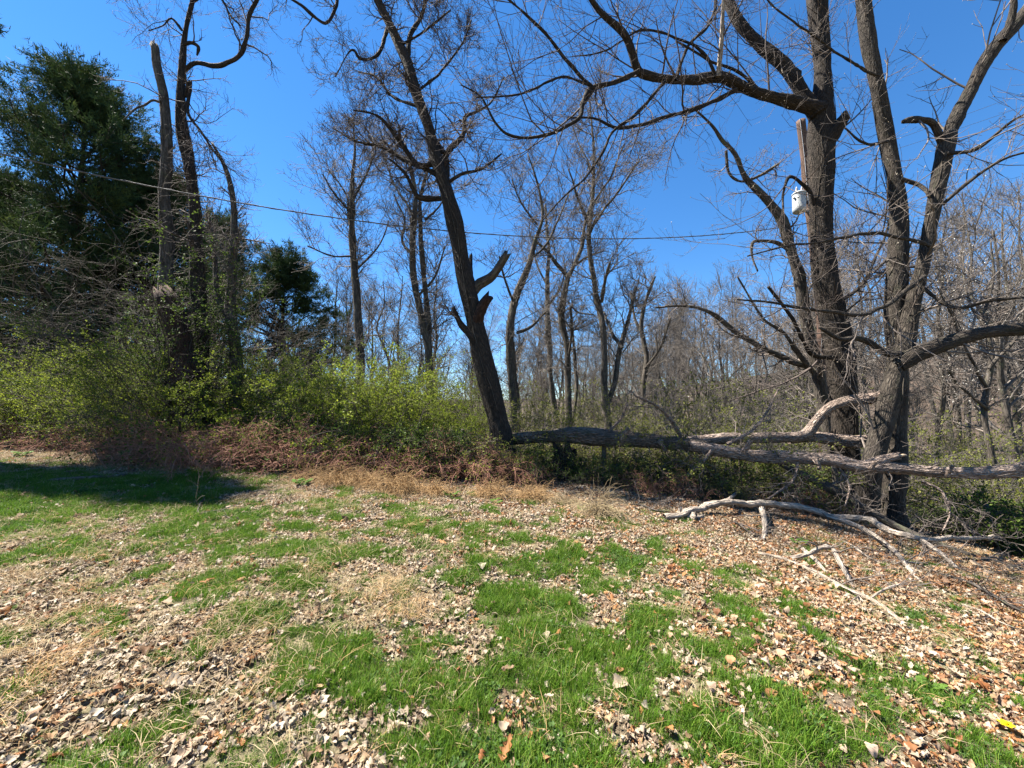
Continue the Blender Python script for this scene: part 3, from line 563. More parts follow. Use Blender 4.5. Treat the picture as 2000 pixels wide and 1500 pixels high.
for kx, ky, kd, ku in ((1215, 858, -.2, -22), (1290, 862, -.35, 20), (1455, 880, -.75, -20), (1590, 894, -1.1, 22), (1700, 916, -1.4, -16), (1850, 930, -1.7, -20)):      # knots and snapped branch stubs
    t.limb([(kx, ky, 13, kd - .1), (kx + 5, ky + ku * .5, 11, kd - .16), (kx + 11, ky + ku, 8, kd - .2)], 0, 'stub', broken=True, twigs=0, sides=9, rough=.2)
t.limb([(1390, 880, 8, -.7), (1370, 905, 7, -.8), (1340, 930, 5, -.9), (1320, 960, 4, -1.)], 0, twigs=2.)
t.limb([(1560, 900, 8, -1.05), (1545, 940, 6, -1.2), (1500, 975, 5, -1.3)], 0, twigs=2.)
t.limb([(1640, 915, 8, -1.25), (1660, 950, 6, -1.4), (1650, 990, 4, -1.5)], 0, twigs=2.)
t.limb([(1800, 940, 7, -1.65), (1840, 960, 6, -1.8), (1855, 1000, 5, -1.9), (1840, 1040, 4, -2.)], 0, twigs=1.2)
t.limb([(1855, 1000, 5, -1.9), (1890, 1030, 4, -2.), (1920, 1048, 3, -2.1)], 0, twigs=1.)
t.limb([(1180, 850, 7, 0), (1210, 820, 6, -.1), (1225, 790, 4, -.1)], 0, twigs=1.)
t.limb([(1420, 868, 8, -.6), (1470, 840, 6, -.6), (1500, 800, 5, -.5), (1520, 760, 4, -.4)], 0, twigs=1.5)
t.build(lv1=5, lv2=4, lv3=3, len1=.7, len2=.4, len3=.2, up=(0, 0, .1), gnarl=.3, maxr=.03, start=.1)
# the butt of the fallen tree rests on this stump
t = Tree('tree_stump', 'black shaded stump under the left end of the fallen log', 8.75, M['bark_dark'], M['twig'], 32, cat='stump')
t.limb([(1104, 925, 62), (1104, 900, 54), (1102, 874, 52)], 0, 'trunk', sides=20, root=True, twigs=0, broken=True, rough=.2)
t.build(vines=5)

def ground_branch(name, label, rows, seed, bark, lift=0., cat='branch', tw=1., subs=(), **kw):
    """a dead branch lying on the ground; rows are (column, row, width, height above the ground)"""
    rng = np.random.default_rng(seed)
    def conv(rs, lf):
        out = []
        for px, py, w, h in rs:
            # the pixel ray meets the surface h metres above the ground
            u = (px - 1000) / FPX; v = (750 - py) / FPX; d = np.array([u, CP - v * SP, SP + v * CP])
            ts = np.linspace(1.5, 14, 3000); p = np.array([0, 0, CAM_Z]) + d * ts[:, None]
            k = np.argmax(p[:, 2] < zg(p[:, 0], p[:, 1]) + h + lf); k = k if k else len(ts) - 1
            out.append((*p[k], max(w / 2 * p[k][1] / FPX, .003)))
        return np.array(out)
    a = conv(rows, lift); loc = (a[0, 0], a[0, 1], float(zg(a[0, 0], a[0, 1])))
    t = thing(name, label, cat, loc)
    q = smooth(a, max(20, int(np.linalg.norm(np.diff(a[:, :3], axis=0), axis=1).sum() / .05))); kn = max(5, len(q) // 5); q[:, :3] += np.stack([np.interp(np.linspace(0, kn - 1, len(q)), np.arange(kn), rng.normal(0, 1, kn)) for c in range(3)], 1) * q[:, 3:4] * .4; q[:, 3] *= 1 + .13 * rng.normal(0, 1, len(q)).clip(-1.5, 1.5)
    ac = Acc(); tubes(ac, q[:, :3], q[:, 3], 12, rng, .22, cap=True, jag=q[-1, 3] * 1.5); link('stem', ac.mesh('stem', bark, loc), t)
    P0 = [q]
    for s_ in subs:
        b = smooth(conv(s_, lift), 20); ac = Acc(); tubes(ac, b[:, :3], b[:, 3], 8, rng, .12, cap=True, jag=b[-1, 3]); link('side_branch', ac.mesh('side_branch', bark, loc), t); P0.append(b)
    P = np.array([np.stack([np.interp(np.linspace(0, len(b) - 1, 16), np.arange(len(b)), b[:, c]) for c in range(4)], 1) for b in P0])
    P1, R1 = grow(rng, P[..., :3], np.minimum(P[..., 3], .02), 7 * tw, .5, (.8, .3), 7, (.1, 1), .2, (0, 0, .1), .5, .004, .4, .3)
    for i in range(len(P1)):
        tw_ = Acc(); tubes(tw_, P1[i], R1[i], 4); P2, R2 = grow(rng, P1[i:i + 1], R1[i:i + 1], 3, .25, (.8, .3), 4, (.2, 1), .25, (0, 0, .1), .6, .003, .5, .3); tubes(tw_, P2, R2, 3)
        link('twig', tw_.mesh('twig', M['twig_light'], loc), t)
    return t
ground_branch('dead_branch', 'long pale forked dead branch lying in front of the fallen log', [(1300, 1010, 10.9, .05), (1345, 1000, 11.7, .08), (1390, 986, 11.7, .15), (1450, 984, 12.5, .2), (1530, 988, 12.5, .22), (1600, 1002, 11.7, .2), (1660, 1012, 10.9, .2), (1720, 1030, 10.9, .22), (1790, 1050, 10.1, .25), (1860, 1052, 7.8, .3), (1940, 1050, 7.0, .3), (2020, 1052, 6.2, .26), (2110, 1058, 4.7, .2)], 41, M['bark_pale'], subs=(
    [(1485, 988, 10, .18), (1492, 1010, 10, .14), (1494, 1035, 9, .05), (1490, 1055, 8, .01)],
    [(1600, 1002, 9, .2), (1680, 1030, 9, .15), (1740, 1070, 8, .1), (1775, 1110, 7, .04), (1803, 1142, 6, .01)],
    [(1790, 1050, 9, .24), (1830, 1075, 8, .18), (1870, 1110, 6, .05)],
    [(1380, 990, 6, .14), (1430, 970, 6, .25), (1470, 930, 5, .45), (1520, 925, 4, .5)]), tw=1.2)
ground_branch('dead_branch', 'thin dead branch lying flat on the brown leaves at lower right', [(1480, 1080, 5, .02), (1530, 1092, 6, .03), (1590, 1118, 7, .03), (1660, 1152, 8, .03), (1720, 1180, 8, .02), (1765, 1215, 7, .01)], 42, M['bark_pale'], tw=1., subs=([(1700, 1168, 4, .03), (1730, 1150, 4, .1), (1760, 1140, 3, .15)],))
ground_branch('bent_branch', 'bent dead branch arching like a hoop above the thin branch', [(1545, 1092, 7, .02), (1580, 1082, 7, .1), (1600, 1070, 8, .2), (1625, 1070, 8, .22), (1645, 1105, 8, .1), (1672, 1150, 7, .01)], 43, M['bark_pale'], tw=.6)
ground_branch('dead_branch', 'short crooked stick below the hoop-shaped branch', [(1567, 1074, 7, .03), (1590, 1092, 7, .04), (1612, 1120, 6, .01)], 44, M['bark_pale'], tw=.3)
ground_branch('dead_branch', 'fine dead branch with many twigs at the right edge of the leaves', [(1830, 1120, 6, .02), (1900, 1140, 6, .04), (1950, 1170, 5, .05), (2010, 1200, 5, .03)], 45, M['bark_far'], tw=2.)
ground_branch('wood_chunk', 'short pale log chunk at the left tip of the forked branch', [(1325, 1000, 20, .05), (1345, 1006, 21, .04), (1366, 1012, 20, .03)], 46, M['bark_pale'], cat='log', tw=0)
ground_branch('dead_branch', 'white curved stick standing up at the foot of the leaning tree', [(1000, 935, 5, .03), (1006, 910, 6, .2), (1007, 885, 6, .35), (995, 862, 5, .5), (985, 860, 3, .55)], 47, M['bark_pale'], tw=.4)
ground_branch('dead_branch', 'pale stick lying below the leaning tree', [(955, 925, 5, .05), (985, 930, 6, .05), (1015, 935, 5, .05)], 48, M['bark_pale'], tw=.4)
ground_branch('dead_twig', 'curved bare twig lying on the green grass at left', [(400, 972, 2, .03), (388, 990, 2.4, .05), (392, 1003, 2.4, .04), (425, 1002, 2, .03), (458, 1016, 2, .03)], 49, M['bark_far'], tw=.5)
ground_branch('dead_branch', 'small pale stick in the foreground grass', [(895, 1448, 8, .02), (906, 1428, 10, .03), (915, 1414, 9, .05)], 50, M['bark_pale'], tw=0)
for k, (x0, y0, x1, y1, lab) in enumerate((( 1640, 1055, 1720, 1100, 'thin grey stick on the leaves below the twin-stemmed tree'), (1860, 1085, 1960, 1120, 'thin crooked stick on the leaves near the right edge'), (1730, 1105, 1830, 1095, 'thin grey stick crossing the leaves right of the hoop-shaped branch'), (1420, 1015, 1490, 1050, 'thin stick at the near side of the forked dead branch'), (1880, 1180, 1990, 1230, 'long thin stick on the orange leaves at the right edge'), (1230, 985, 1310, 1000, 'short brown stick at the brush edge left of the log chunk'))):
    ground_branch('fallen_stick', lab, [(x0, y0, 3, .02), ((2 * x0 + x1) / 3, (2 * y0 + y1) / 3 - 3, 3.2, .05), ((x0 + 2 * x1) / 3, (y0 + 2 * y1) / 3 + 2, 3, .04), (x1, y1, 2, .02)], 140 + k, M['bark_far'] if k % 2 else M['bark_pale'], cat='stick', tw=.8)
# a weathered board half sunk in the left lawn
p0, p1 = ground_hit(95, 944), ground_hit(245, 934)
d = nrm(p1 - p0); n_ = np.array([-d[1], d[0], 0]); ac = Acc(); L = np.linspace(0, np.linalg.norm(p1 - p0), 12); rng = np.random.default_rng(5)
V = []
for l in L:
    c = p0 + d * l; c[2] = zg(c[0], c[1]) + .02; wv = .09 + rng.normal(0, .008); h = .05 + rng.normal(0, .005)
    V += [c - n_ * wv, c - n_ * wv + [0, 0, h], c + n_ * wv + [0, 0, h], c + n_ * wv]
I = np.arange(48).reshape(12, 4); F = [np.stack([I[:-1, k], I[:-1, (k + 1) % 4], I[1:, (k + 1) % 4], I[1:, k]], -1) for k in range(4)] + [I[:1], I[-1:, ::-1]]
ac.add(V, F, np.array(V)[:, [1, 2, 0]]); b = link('weathered_board', ac.mesh('weathered_board', M['bark_butt'], p0, False), None, p0); tag(b, 'mossy weathered board half sunk in the grass at far left', 'board')

# ------------------------------------------------------------------ utility pole, transformer, wire, fence
YP = 13.0
t = thing('utility_pole', 'brown wooden utility pole half hidden behind the tall right tree', 'utility pole', foot(1592, YP))
pl = Tree('x', 'x', YP, M['pole'], None, 1).limb([(1612, 900, 25), (1598, 600, 24), (1584, 420, 23), (1564, 236, 21)], 0, wob=0)
ac = Acc(); tubes(ac, pl.limbs[0]['q'][:, :3], pl.limbs[0]['q'][:, 3], 16, np.random.default_rng(2), .015, cap=True); link('shaft', ac.mesh('shaft', M['pole'], t.location), t)
def lathe(acc, c, prof, sides=20, axis=np.array([0, 0, 1.])):
    th = np.arange(sides) * 2 * math.pi / sides; ax = nrm(axis); u = nrm(np.cross(ax, [.3, .9, .1])); w = np.cross(ax, u)
    V = np.array([c + ax * z + r * (np.cos(a) * u + np.sin(a) * w) for r, z in prof for a in th])
    n = len(prof); I = np.arange(n * sides).reshape(n, sides); J = np.roll(I, -1, 1)
    acc.add(V, [np.stack([I[:-1], J[:-1], J[1:], I[1:]], -1).reshape(-1, 4), I[:1, ::-1], I[-1:]])
tl = at(1561, 415, YP - .22); ax = nrm(at(1560, 365, YP - .2) - tl)
t2 = thing('transformer', 'pale grey can-shaped transformer mounted on the utility pole', 'transformer', tl)
ac = Acc(); lathe(ac, tl, [(.16, 0), (.19, .02), (.195, .1), (.197, .11), (.197, .14), (.195, .15), (.195, .60), (.2, .63)], 24, ax); link('tank', ac.mesh('tank', M['tank'], tl), t2)
ac = Acc(); lathe(ac, tl + ax * .634, [(.212, 0), (.212, .035), (.18, .07), (.06, .1)], 24, ax); link('lid', ac.mesh('lid', M['tank'], tl), t2)
for sg in (-1, 1):
    ac = Acc(); lathe(ac, tl + ax * .5 + np.array([sg * .225, -.06, 0]), [(.012, -.05), (.028, -.02), (.028, .02), (.012, .05)], 8); link('lug', ac.mesh('lug', M['steel'], tl), t2)
pq = pl.limbs[0]['q']; ac = Acc(); tubes(ac, pq[:, :3] + np.stack([-pq[:, 3] * .75, -pq[:, 3] * .72, 0 * pq[:, 3]], 1), np.full(len(pq), .008), 5); link('ground_wire', ac.mesh('ground_wire', M['steel'], t.location), t)
for k, (dx, dz) in enumerate(((-.1, .73), (.08, .74))):
    ac = Acc(); lathe(ac, tl + ax * dz + np.array([dx, -.03, 0]), [(.03, -.03), (.045, .02), (.025, .04), (.045, .06), (.025, .08), (.04, .1), (.02, .14), (.015, .18)], 12, ax); link('bushing', ac.mesh('bushing', M['porcelain'], tl), t2)
ac = Acc(); lathe(ac, tl + ax * .45 + np.array([-.16, -.19, 0]), [(.02, -.03), (.035, 0), (.02, .03)], 10); link('terminal', ac.mesh('terminal', M['steel'], tl), t2)
for h in (.14, .52):
    c = tl + ax * h; ac = Acc(); e = pl.limbs[0]['q'][np.abs(pl.limbs[0]['q'][:, 2] - c[2]).argmin(), :3]
    tubes(ac, np.array([c + (e - c) * .3, c + (e - c) * .8]), np.array([.05, .05]), 6, cap=True); link('bracket', ac.mesh('bracket', M['steel'], tl), t2)
def wire(acc, a, b, sag, r, n=60, wob=0., rng=None):
    s = np.linspace(0, 1, n)[:, None]; p = a * (1 - s) + b * s; p[:, 2] -= (4 * sag * s * (1 - s))[:, 0]
    tubes(acc, p, np.full(n, r), 6); return p
ac = Acc(); a = at(-420, 192, 6.5); b = at(1583, 435, YP - .1)
p = wire(ac, a, b, 1.4, .014, 90); 
s = np.linspace(0, 60, 400); k = np.linspace(0, 89, 400); pp = np.stack([np.interp(k, np.arange(90), p[:, c]) for c in range(3)], 1); pp[:, 1] += .014 * np.cos(s * 3.2); pp[:, 2] += .014 * np.sin(s * 3.2)
tubes(ac, pp, np.full(400, .006), 4)
o = link('overhead_cable', ac.mesh('overhead_cable', M['cable'], a), None, a); tag(o, 'black twisted overhead cable sagging across the sky to the utility pole', 'cable')
for (pa, pb, lab) in ((((1577, 330), (2300, 60, 16.)), None, 'thin service wire running from the pole towards upper right'), (((1575, 345), (2300, 95, 16.)), None, 'lower thin service wire running from the pole towards upper right')):
    ac = Acc(); a = at(*pa[0], YP); wire(ac, a, at(*pa[1]), .2, .006); o = link('service_wire', ac.mesh('service_wire', M['cable'], a), None, a); tag(o, lab, 'wire')
# wire fence: posts and strands
ft = thing('wire_fence', 'rusty wire fence with grey wooden posts beneath the fallen log', 'fence', foot(1176, 8.3))
fp = [(905, 9.2), (1176, 8.6), (1197, 9.0), (1425, 8.5), (1620, 8.3), (1905, 8.4), (2140, 8.2)]; tops = []
for k, (px, Yd) in enumerate(fp):
    g = foot(px, Yd); h = 1.02 + .08 * math.sin(k * 2.1); r = .055 if k != 2 else .045
    ac = Acc(); q = smooth(np.array([[g[0], g[1], g[2] - .3, r], [g[0] + .01, g[1], g[2] + h * .5, r * .97], [g[0] + .02 * math.sin(k), g[1], g[2] + h, r * .9]]), 14)
    tubes(ac, q[:, :3], q[:, 3], 10, np.random.default_rng(k), .06, cap=True, jag=.02); link('post', ac.mesh('post', M['post'], ft.location), ft); tops.append(g)
for h in (.3, .62, .92):
    for i, j in ((0, 1), (1, 3), (3, 4), (4, 5), (5, 6)):
        ac = Acc(); wire(ac, tops[i] + [0, -.06, h], tops[j] + [0, -.06, h], .04, .004, 30); link('wire', ac.mesh('wire', M['rusty'], ft.location), ft)

# ------------------------------------------------------------------ pines
def cards(acc, pts, dirs, ln, wd, rng, fold=.25):
    """leaf-sized folded faces at pts"""
    K = len(pts)
    if K == 0: return
    d = nrm(dirs + rng.normal(0, .5, (K, 3))); s_ = nrm(np.cross(d, rng.normal(size=(K, 3)))); n = np.cross(d, s_)
    l = ln * rng.uniform(.6, 1.3, (K, 1)); w = wd * rng.uniform(.7, 1.2, (K, 1))
    V = np.stack([pts, pts + d * l * .5 + s_ * w + n * w * fold, pts + d * l - n * l * .12, pts + d * l * .5 - s_ * w + n * w * fold], 1)
    o = np.arange(K)[:, None] * 4
    acc.add(V, [np.concatenate([o + np.array([0, 1, 2]), o + np.array([0, 2, 3])])], np.repeat(pts + rng.normal(0, .35, (K, 3)), 4, 0))
def pine(name, label, loc, H, rad, seed, crown0=.12, group=None, dens=1.):
    rng = np.random.default_rng(seed); t = thing(name, label, 'pine tree', loc, group)
    tr = np.array([[0, 0, -.3, H * .017], [.1, 0, H * .3, H * .013], [0, .1, H * .65, H * .008], [.05, 0, H, .015]]); q = smooth(tr, 40)
    ac = Acc(); tubes(ac, q[:, :3], q[:, 3], 14, rng, .06); link('trunk', ac.mesh('trunk', M['bark_dark']), t)
    br = []; rr = []
    nw = int(H / .5)
    for w in range(nw):
        f = crown0 + (1 - crown0) * (w / nw) ** .95; z = f * H; c = q[int(f * 39), :2]
        prof = (min(1, (1 - f) * 2.1 + .10)) * (.65 + .35 * min(1, (f - crown0 + .12) * 4)) * rng.uniform(.7, 1.1)
        for k in range(5):
            az = rng.uniform(0, 6.28); L = rad * prof * (rng.uniform(.4, 1.05) + .35 * (rng.random() < .15)); el = rng.normal(.05 + .75 * f ** 2, .16)
            dd = np.array([math.cos(az), math.sin(az), 0]); s = np.linspace(0, 1, 7)[:, None]
            p = np.array([*c, z]) + dd * L * s * math.cos(el) + np.array([0, 0, 1]) * (L * s * math.sin(el) - .1 * L * s * (1 - s) + .14 * L * s ** 2.5) + rng.normal(0, .03, (7, 3)) * s * L
            br.append(p); rr.append(np.linspace(.014 + .012 * L, .006, 7))
    br = np.array(br); rr = np.array(rr); ba = Acc(); tubes(ba, br, rr, 5)
    P2, R2 = grow(rng, br, rr, 8 * dens, rad * .33, (.85, .22), 5, (.25, 1), .14, (0, 0, .35), .6, .006, .5, .45); tubes(ba, P2, R2, 3)
    P3, R3 = grow(rng, P2, R2, 3.6, rad * .14, (.8, .25), 4, (.2, 1), .15, (0, 0, .4), .6, .004, .5, .3)
    link('branch', ba.mesh('branch', M['bark_dark']), t)
    na = Acc(); nd = 0
    for P, f in ((P3, (1, 2, 3)), (P2, (3, 4))):
        for k in f:
            pt = P[:, k]; dr = nrm(P[:, k] - P[:, k - 1]); K = len(pt)
            for j in range(9):
                d = nrm(dr * .75 + rng.normal(0, .55, (K, 3)) + [0, 0, .15]); s_ = nrm(np.cross(d, rng.normal(size=(K, 3))))
                b = pt + rng.normal(0, .05, (K, 3)); l = rng.uniform(.13, .25, (K, 1)); w = .016
                V = np.stack([b - s_ * w, b + s_ * w, b + d * l], 1); na.add(V, [np.arange(K * 3).reshape(-1, 3)], np.repeat(pt, 3, 0))
    link('needles', na.mesh('needles', M['needle']), t)
    return t
big = pine('pine_tree', 'biggest dark green pine at far left reaching high into the sky', foot(120, 21.5), 15.6, 5.4, 61, dens=1.5); big.scale = (1.24, 1.24, 1.3)
pr = pine('pine_tree', 'small dark pine standing in the gap left of the slim bare tree', foot(545, 20), 9.4, 3.9, 62, dens=1.1)
pine('pine_tree', 'high-crowned pine just past the left edge, lowest boughs showing in the corner', (-17.0, 9.7, float(zg(-17.0, 9.7))), 19., 2.4, 63, crown0=.66, dens=.8)
dup(pr, foot(415, 22), 2.1, (.85, .85, 1.3), 'narrow pine right behind the slim forked tree at left')
dup(big, foot(-20, 24), 1.7, (1.2, 1.2, 1.0), 'partly hidden pine at the left edge beside the biggest pine')
dup(big, foot(285, 25), 4.0, (1.0, 1.0, 1.07), 'dense pine hidden behind the broken grey snag')

# ------------------------------------------------------------------ background wood: one builder, copies on the valley floor and hill
def back_tree(seed, H, spread, fork=False):
    rng = np.random.default_rng(seed); t = thing('bare_tree', '', 'tree', (0, 0, 0))
    pts = [[0, 0, -.4, H * .0155], [0, 0, .5, H * .0125]]; x = np.zeros(2)
    for k in range(1, 8): x = x + rng.normal(0, H * (.012, .02, .008, .026, .014, .03, .01)[seed % 7], 2); pts.append([*x, H * k / 7.5, H * .0118 * (1 - k / 8.4)])
    q = smooth(np.array(pts), 30); a = Acc(); tubes(a, q[:, :3], np.maximum(q[:, 3], .012), 8, rng, .08); link('trunk', a.mesh('trunk', M['bark_far']), t)
    tw = Acc()
    P1, R1 = grow(rng, q[None, :, :3], q[None, :, 3], (20, 16, 24, 14, 18, 12, 26)[seed % 7], H * (.36, .42, .28, .44, .34, .46, .22)[seed % 7], ((.75, .95, .6, 1.05, .7, .8, .9)[seed % 7], .25), 9, (.28, 1), .16, (0, 0, .9), .55, .02, .25, .55); tubes(tw, P1, R1, 5)
    P2, R2 = grow(rng, P1, R1, 7, H * .13, (.75, .25), 6, (.15, 1), .2, (0, 0, .6), .6, .012, .4, .4); tubes(tw, P2, R2, 3)
    P3, R3 = grow(rng, P2, R2, 6, H * .06, (.75, .25), 4, (.15, 1), .22, (0, 0, .5), .7, .007, .5, .3); tubes(tw, P3, R3, 3)
    P4, R4 = grow(rng, P3, R3, .9, H * .03, (.75, .25), 3, (.2, 1), .22, (0, 0, .4), .8, .006, .6, .3); tubes(tw, P4, R4, 3)
    link('crown', tw.mesh('crown', M['twig_far']), t); return t
PH = (13., 14., 11., 12., 15., 10., 12.)
protos = [back_tree(70 + k, h, 1) for k, h in enumerate(PH)]
rng = np.random.default_rng(77); spots = []
def spot(px, Yd, top):
    g = foot(px, Yd); h = (805 - top) / FPX * Yd + CAM_Z - g[2]; spots.append((g, h, px, Yd))
for k in range(30): spot(rng.uniform(1240, 1640), rng.uniform(24, 52), rng.uniform(540, 690))
for k in range(24): spot(rng.uniform(1640, 2060), rng.uniform(18, 46), rng.uniform(330, 600))
for k in range(30): spot(rng.uniform(900, 1240), rng.uniform(26, 60), rng.uniform(580, 730))
for k in range(26): spot(rng.uniform(1000, 1650), rng.uniform(22, 40), rng.uniform(600, 740))
for k in range(16): spot(rng.uniform(560, 900), rng.uniform(20, 40), rng.uniform(480, 660))
for k in range(5): spot(rng.uniform(0, 420), rng.uniform(20, 30), rng.uniform(350, 560))
for k in range(40): spot(rng.uniform(1300, 2080), rng.uniform(50, 95), rng.uniform(520, 700))
MARKS = [(100, 'biggest pine'), (330, 'grey snag'), (460, 'slim forked tree'), (545, 'small dark pine'), (700, 'slim bare tree'), (830, 'twin-trunked tree'), (950, 'leaning trunk'), (1010, 'mossy-footed grey tree'), (1080, 'straight thin tree'), (1125, 'Y-topped tree'), (1190, 'feathery slender tree'), (1265, 'small crooked tree'), (1370, 'fork of the fallen log'), (1480, 'olive bushes'), (1570, 'thin shaggy tree'), (1640, 'tall arching tree'), (1750, 'twin stems'), (1860, 'thick right-hand limb'), (1935, 'flowering tree'), (2010, 'right picture edge')]
first = set()
for g, h, px, Yd in spots:
    k = int(rng.integers(0, 7)); s_ = h / PH[k]
    near_ = min(MARKS, key=lambda m_: abs(m_[0] - px))[1]; top_ = 805 - (h + g[2] - CAM_Z) / Yd * FPX
    how = 'tall bare tree' if top_ < 470 else 'thin far-off bare tree' if Yd > 48 else 'low bare tree' if top_ > 640 else 'bare grey tree'
    lab = f'{how} in the background wood behind the {near_}'; gr = f'background trees behind the {near_}'
    xy = s_ if s_ < 1.3 else (s_ + 1.3) / 2
    if k in first:
        o = dup(protos[k], g, rng.uniform(0, 6.28), (xy, xy, s_), lab, gr); o.rotation_euler = (rng.normal(0, .05), rng.normal(0, .05), rng.uniform(0, 6.28))
    else:
        first.add(k); o = protos[k]; o.location = g; o.rotation_euler = (0, 0, rng.uniform(0, 6.28)); o.scale = (xy, xy, s_); o["label"] = lab; o["group"] = gr

# ------------------------------------------------------------------ shrubs, brambles, thicket
def shrub(seed, H, W, leaf, nleaf, twigm, canes=26, arch=-.9, ln=.05, wd=.018, droop=0., l2=7, l3=4, elev=(.75, 1.45)):
    rng = np.random.default_rng(seed); t = thing('shrub', '', 'shrub', (0, 0, 0))
    b = np.zeros((canes, 3)); b[:, :2] = rng.normal(0, W * .16, (canes, 2)); b[:, 2] = -.08
    az = rng.uniform(0, 6.28, canes); el = rng.uniform(*elev, canes)
    d = np.stack([np.cos(az) * np.cos(el), np.sin(az) * np.cos(el), np.sin(el)], 1); L = H * rng.uniform(.7, 1.45, canes)
    P = np.empty((canes, 12, 3)); P[:, 0] = b
    for k in range(1, 12):
        P[:, k] = P[:, k - 1] + d * (L / 11)[:, None]; d = nrm(d + rng.normal(0, .12, (canes, 3)) + np.array([0, 0, arch / 11 * (k / 5.)]))
    R = np.linspace(1, .3, 12) * rng.uniform(.006, .014, canes)[:, None] * (H / 2) ** .5
    st = Acc(); tubes(st, P, R, 4)
    P2, R2 = grow(rng, P, R, l2, H * .32, (.8, .3), 7, (.2, 1), .2, (0, 0, .2 - droop), .6, .004, .4, .3); tubes(st, P2, R2, 3)
    P3, R3 = grow(rng, P2, R2, l3, H * .13, (.8, .3), 4, (.1, 1), .25, (0, 0, .1 - droop), .7, .003, .5, .3); tubes(st, P3, R3, 3)
    link('stem', st.mesh('stem', twigm), t)
    if nleaf:
        pts = np.concatenate([P3[:, 1:].reshape(-1, 3), P2[:, 2:].reshape(-1, 3)]); dr = np.concatenate([np.diff(P3, axis=1).reshape(-1, 3), np.diff(P2, axis=1)[:, 1:].reshape(-1, 3)])
        # leaves thin out in clumps
        cl = fbm(pts[:, 0] * 1.7 + pts[:, 2] * .9, pts[:, 1] * 1.7 + pts[:, 2] * 1.3, seed, 3); pr_ = np.clip((cl - .3) * 3.2, .05, 1) * np.clip(.35 + pts[:, 2] / H, .1, 1)
        k = rng.choice(len(pts), nleaf, p=pr_ / pr_.sum()); la = Acc()
        cards(la, pts[k] + rng.normal(0, .03, (nleaf, 3)), nrm(dr[k]) + [0, 0, .3], ln, wd, rng)
        link('foliage', la.mesh('foliage', leaf), t)
    return t
SH = {
 'green': [shrub(81, 2.2, 2.2, M['leaf_shrub'], 9500, M['twig'], ln=.046, wd=.017, canes=36, l2=9), shrub(82, 2.2, 2.4, M['leaf_shrub'], 9500, M['twig'], ln=.048, wd=.018, arch=-1.2, canes=36, l2=9)],
 'tall': [shrub(83, 3.8, 2.0, M['leaf_shrub'], 8000, M['twig'], canes=20, arch=-.5, ln=.05, wd=.018, l2=9), shrub(84, 3.8, 2.2, M['leaf_shrub'], 7500, M['twig'], canes=20, arch=-.7, ln=.05, wd=.018, l2=9)],
 'bare': [shrub(85, 5.2, 2.4, None, 0, M['vine'], canes=14, arch=-.8, droop=.25, l2=10, l3=6), shrub(86, 5.2, 2.6, None, 0, M['vine'], canes=14, arch=-1.0, droop=.35, l2=11, l3=7)],
 'bramble': [shrub(87, 1.1, 2.0, M['leaf_dark'], 900, M['cane'], canes=60, arch=-2.6, droop=.4, ln=.045, wd=.017), shrub(88, 1.1, 2.2, M['leaf_shrub'], 700, M['cane'], canes=60, arch=-3., droop=.5, ln=.045, wd=.017)],
 'tangle': [shrub(89, 1.2, 1.9, M['leaf_dark'], 4200, M['twig'], canes=50, arch=-2.2, droop=.3, ln=.045, wd=.017), shrub(90, 1.2, 2.1, M['leaf_olive'], 3200, M['twig'], canes=50, arch=-2., droop=.3, ln=.045, wd=.017)],
 'vines': [shrub(94, 4.2, 1.1, M['leaf_dark'], 6000, M['vine'], canes=18, arch=-.15, l2=10, l3=5, ln=.05, wd=.018, droop=.3, elev=(1.35, 1.56))] * 2,
 'bush': [shrub(93, 4.5, 3.4, M['leaf_olive'], 1500, M['twig_far'], canes=26, arch=-.6, l2=8, l3=5, ln=.07, wd=.03)] * 2,
 'olive': [shrub(91, 2.4, 2.4, M['leaf_olive'], 2600, M['twig_far'], canes=24, arch=-1., ln=.055, wd=.02), shrub(92, 2.4, 2.4, M['leaf_olive'], 1700, M['twig_far'], canes=28, arch=-.8, ln=.055, wd=.02)],
}
SHH = dict(green=2.2, tall=3.8, bare=5.2, bramble=1.1, tangle=1.2, olive=2.4, bush=4.5, vines=4.2)
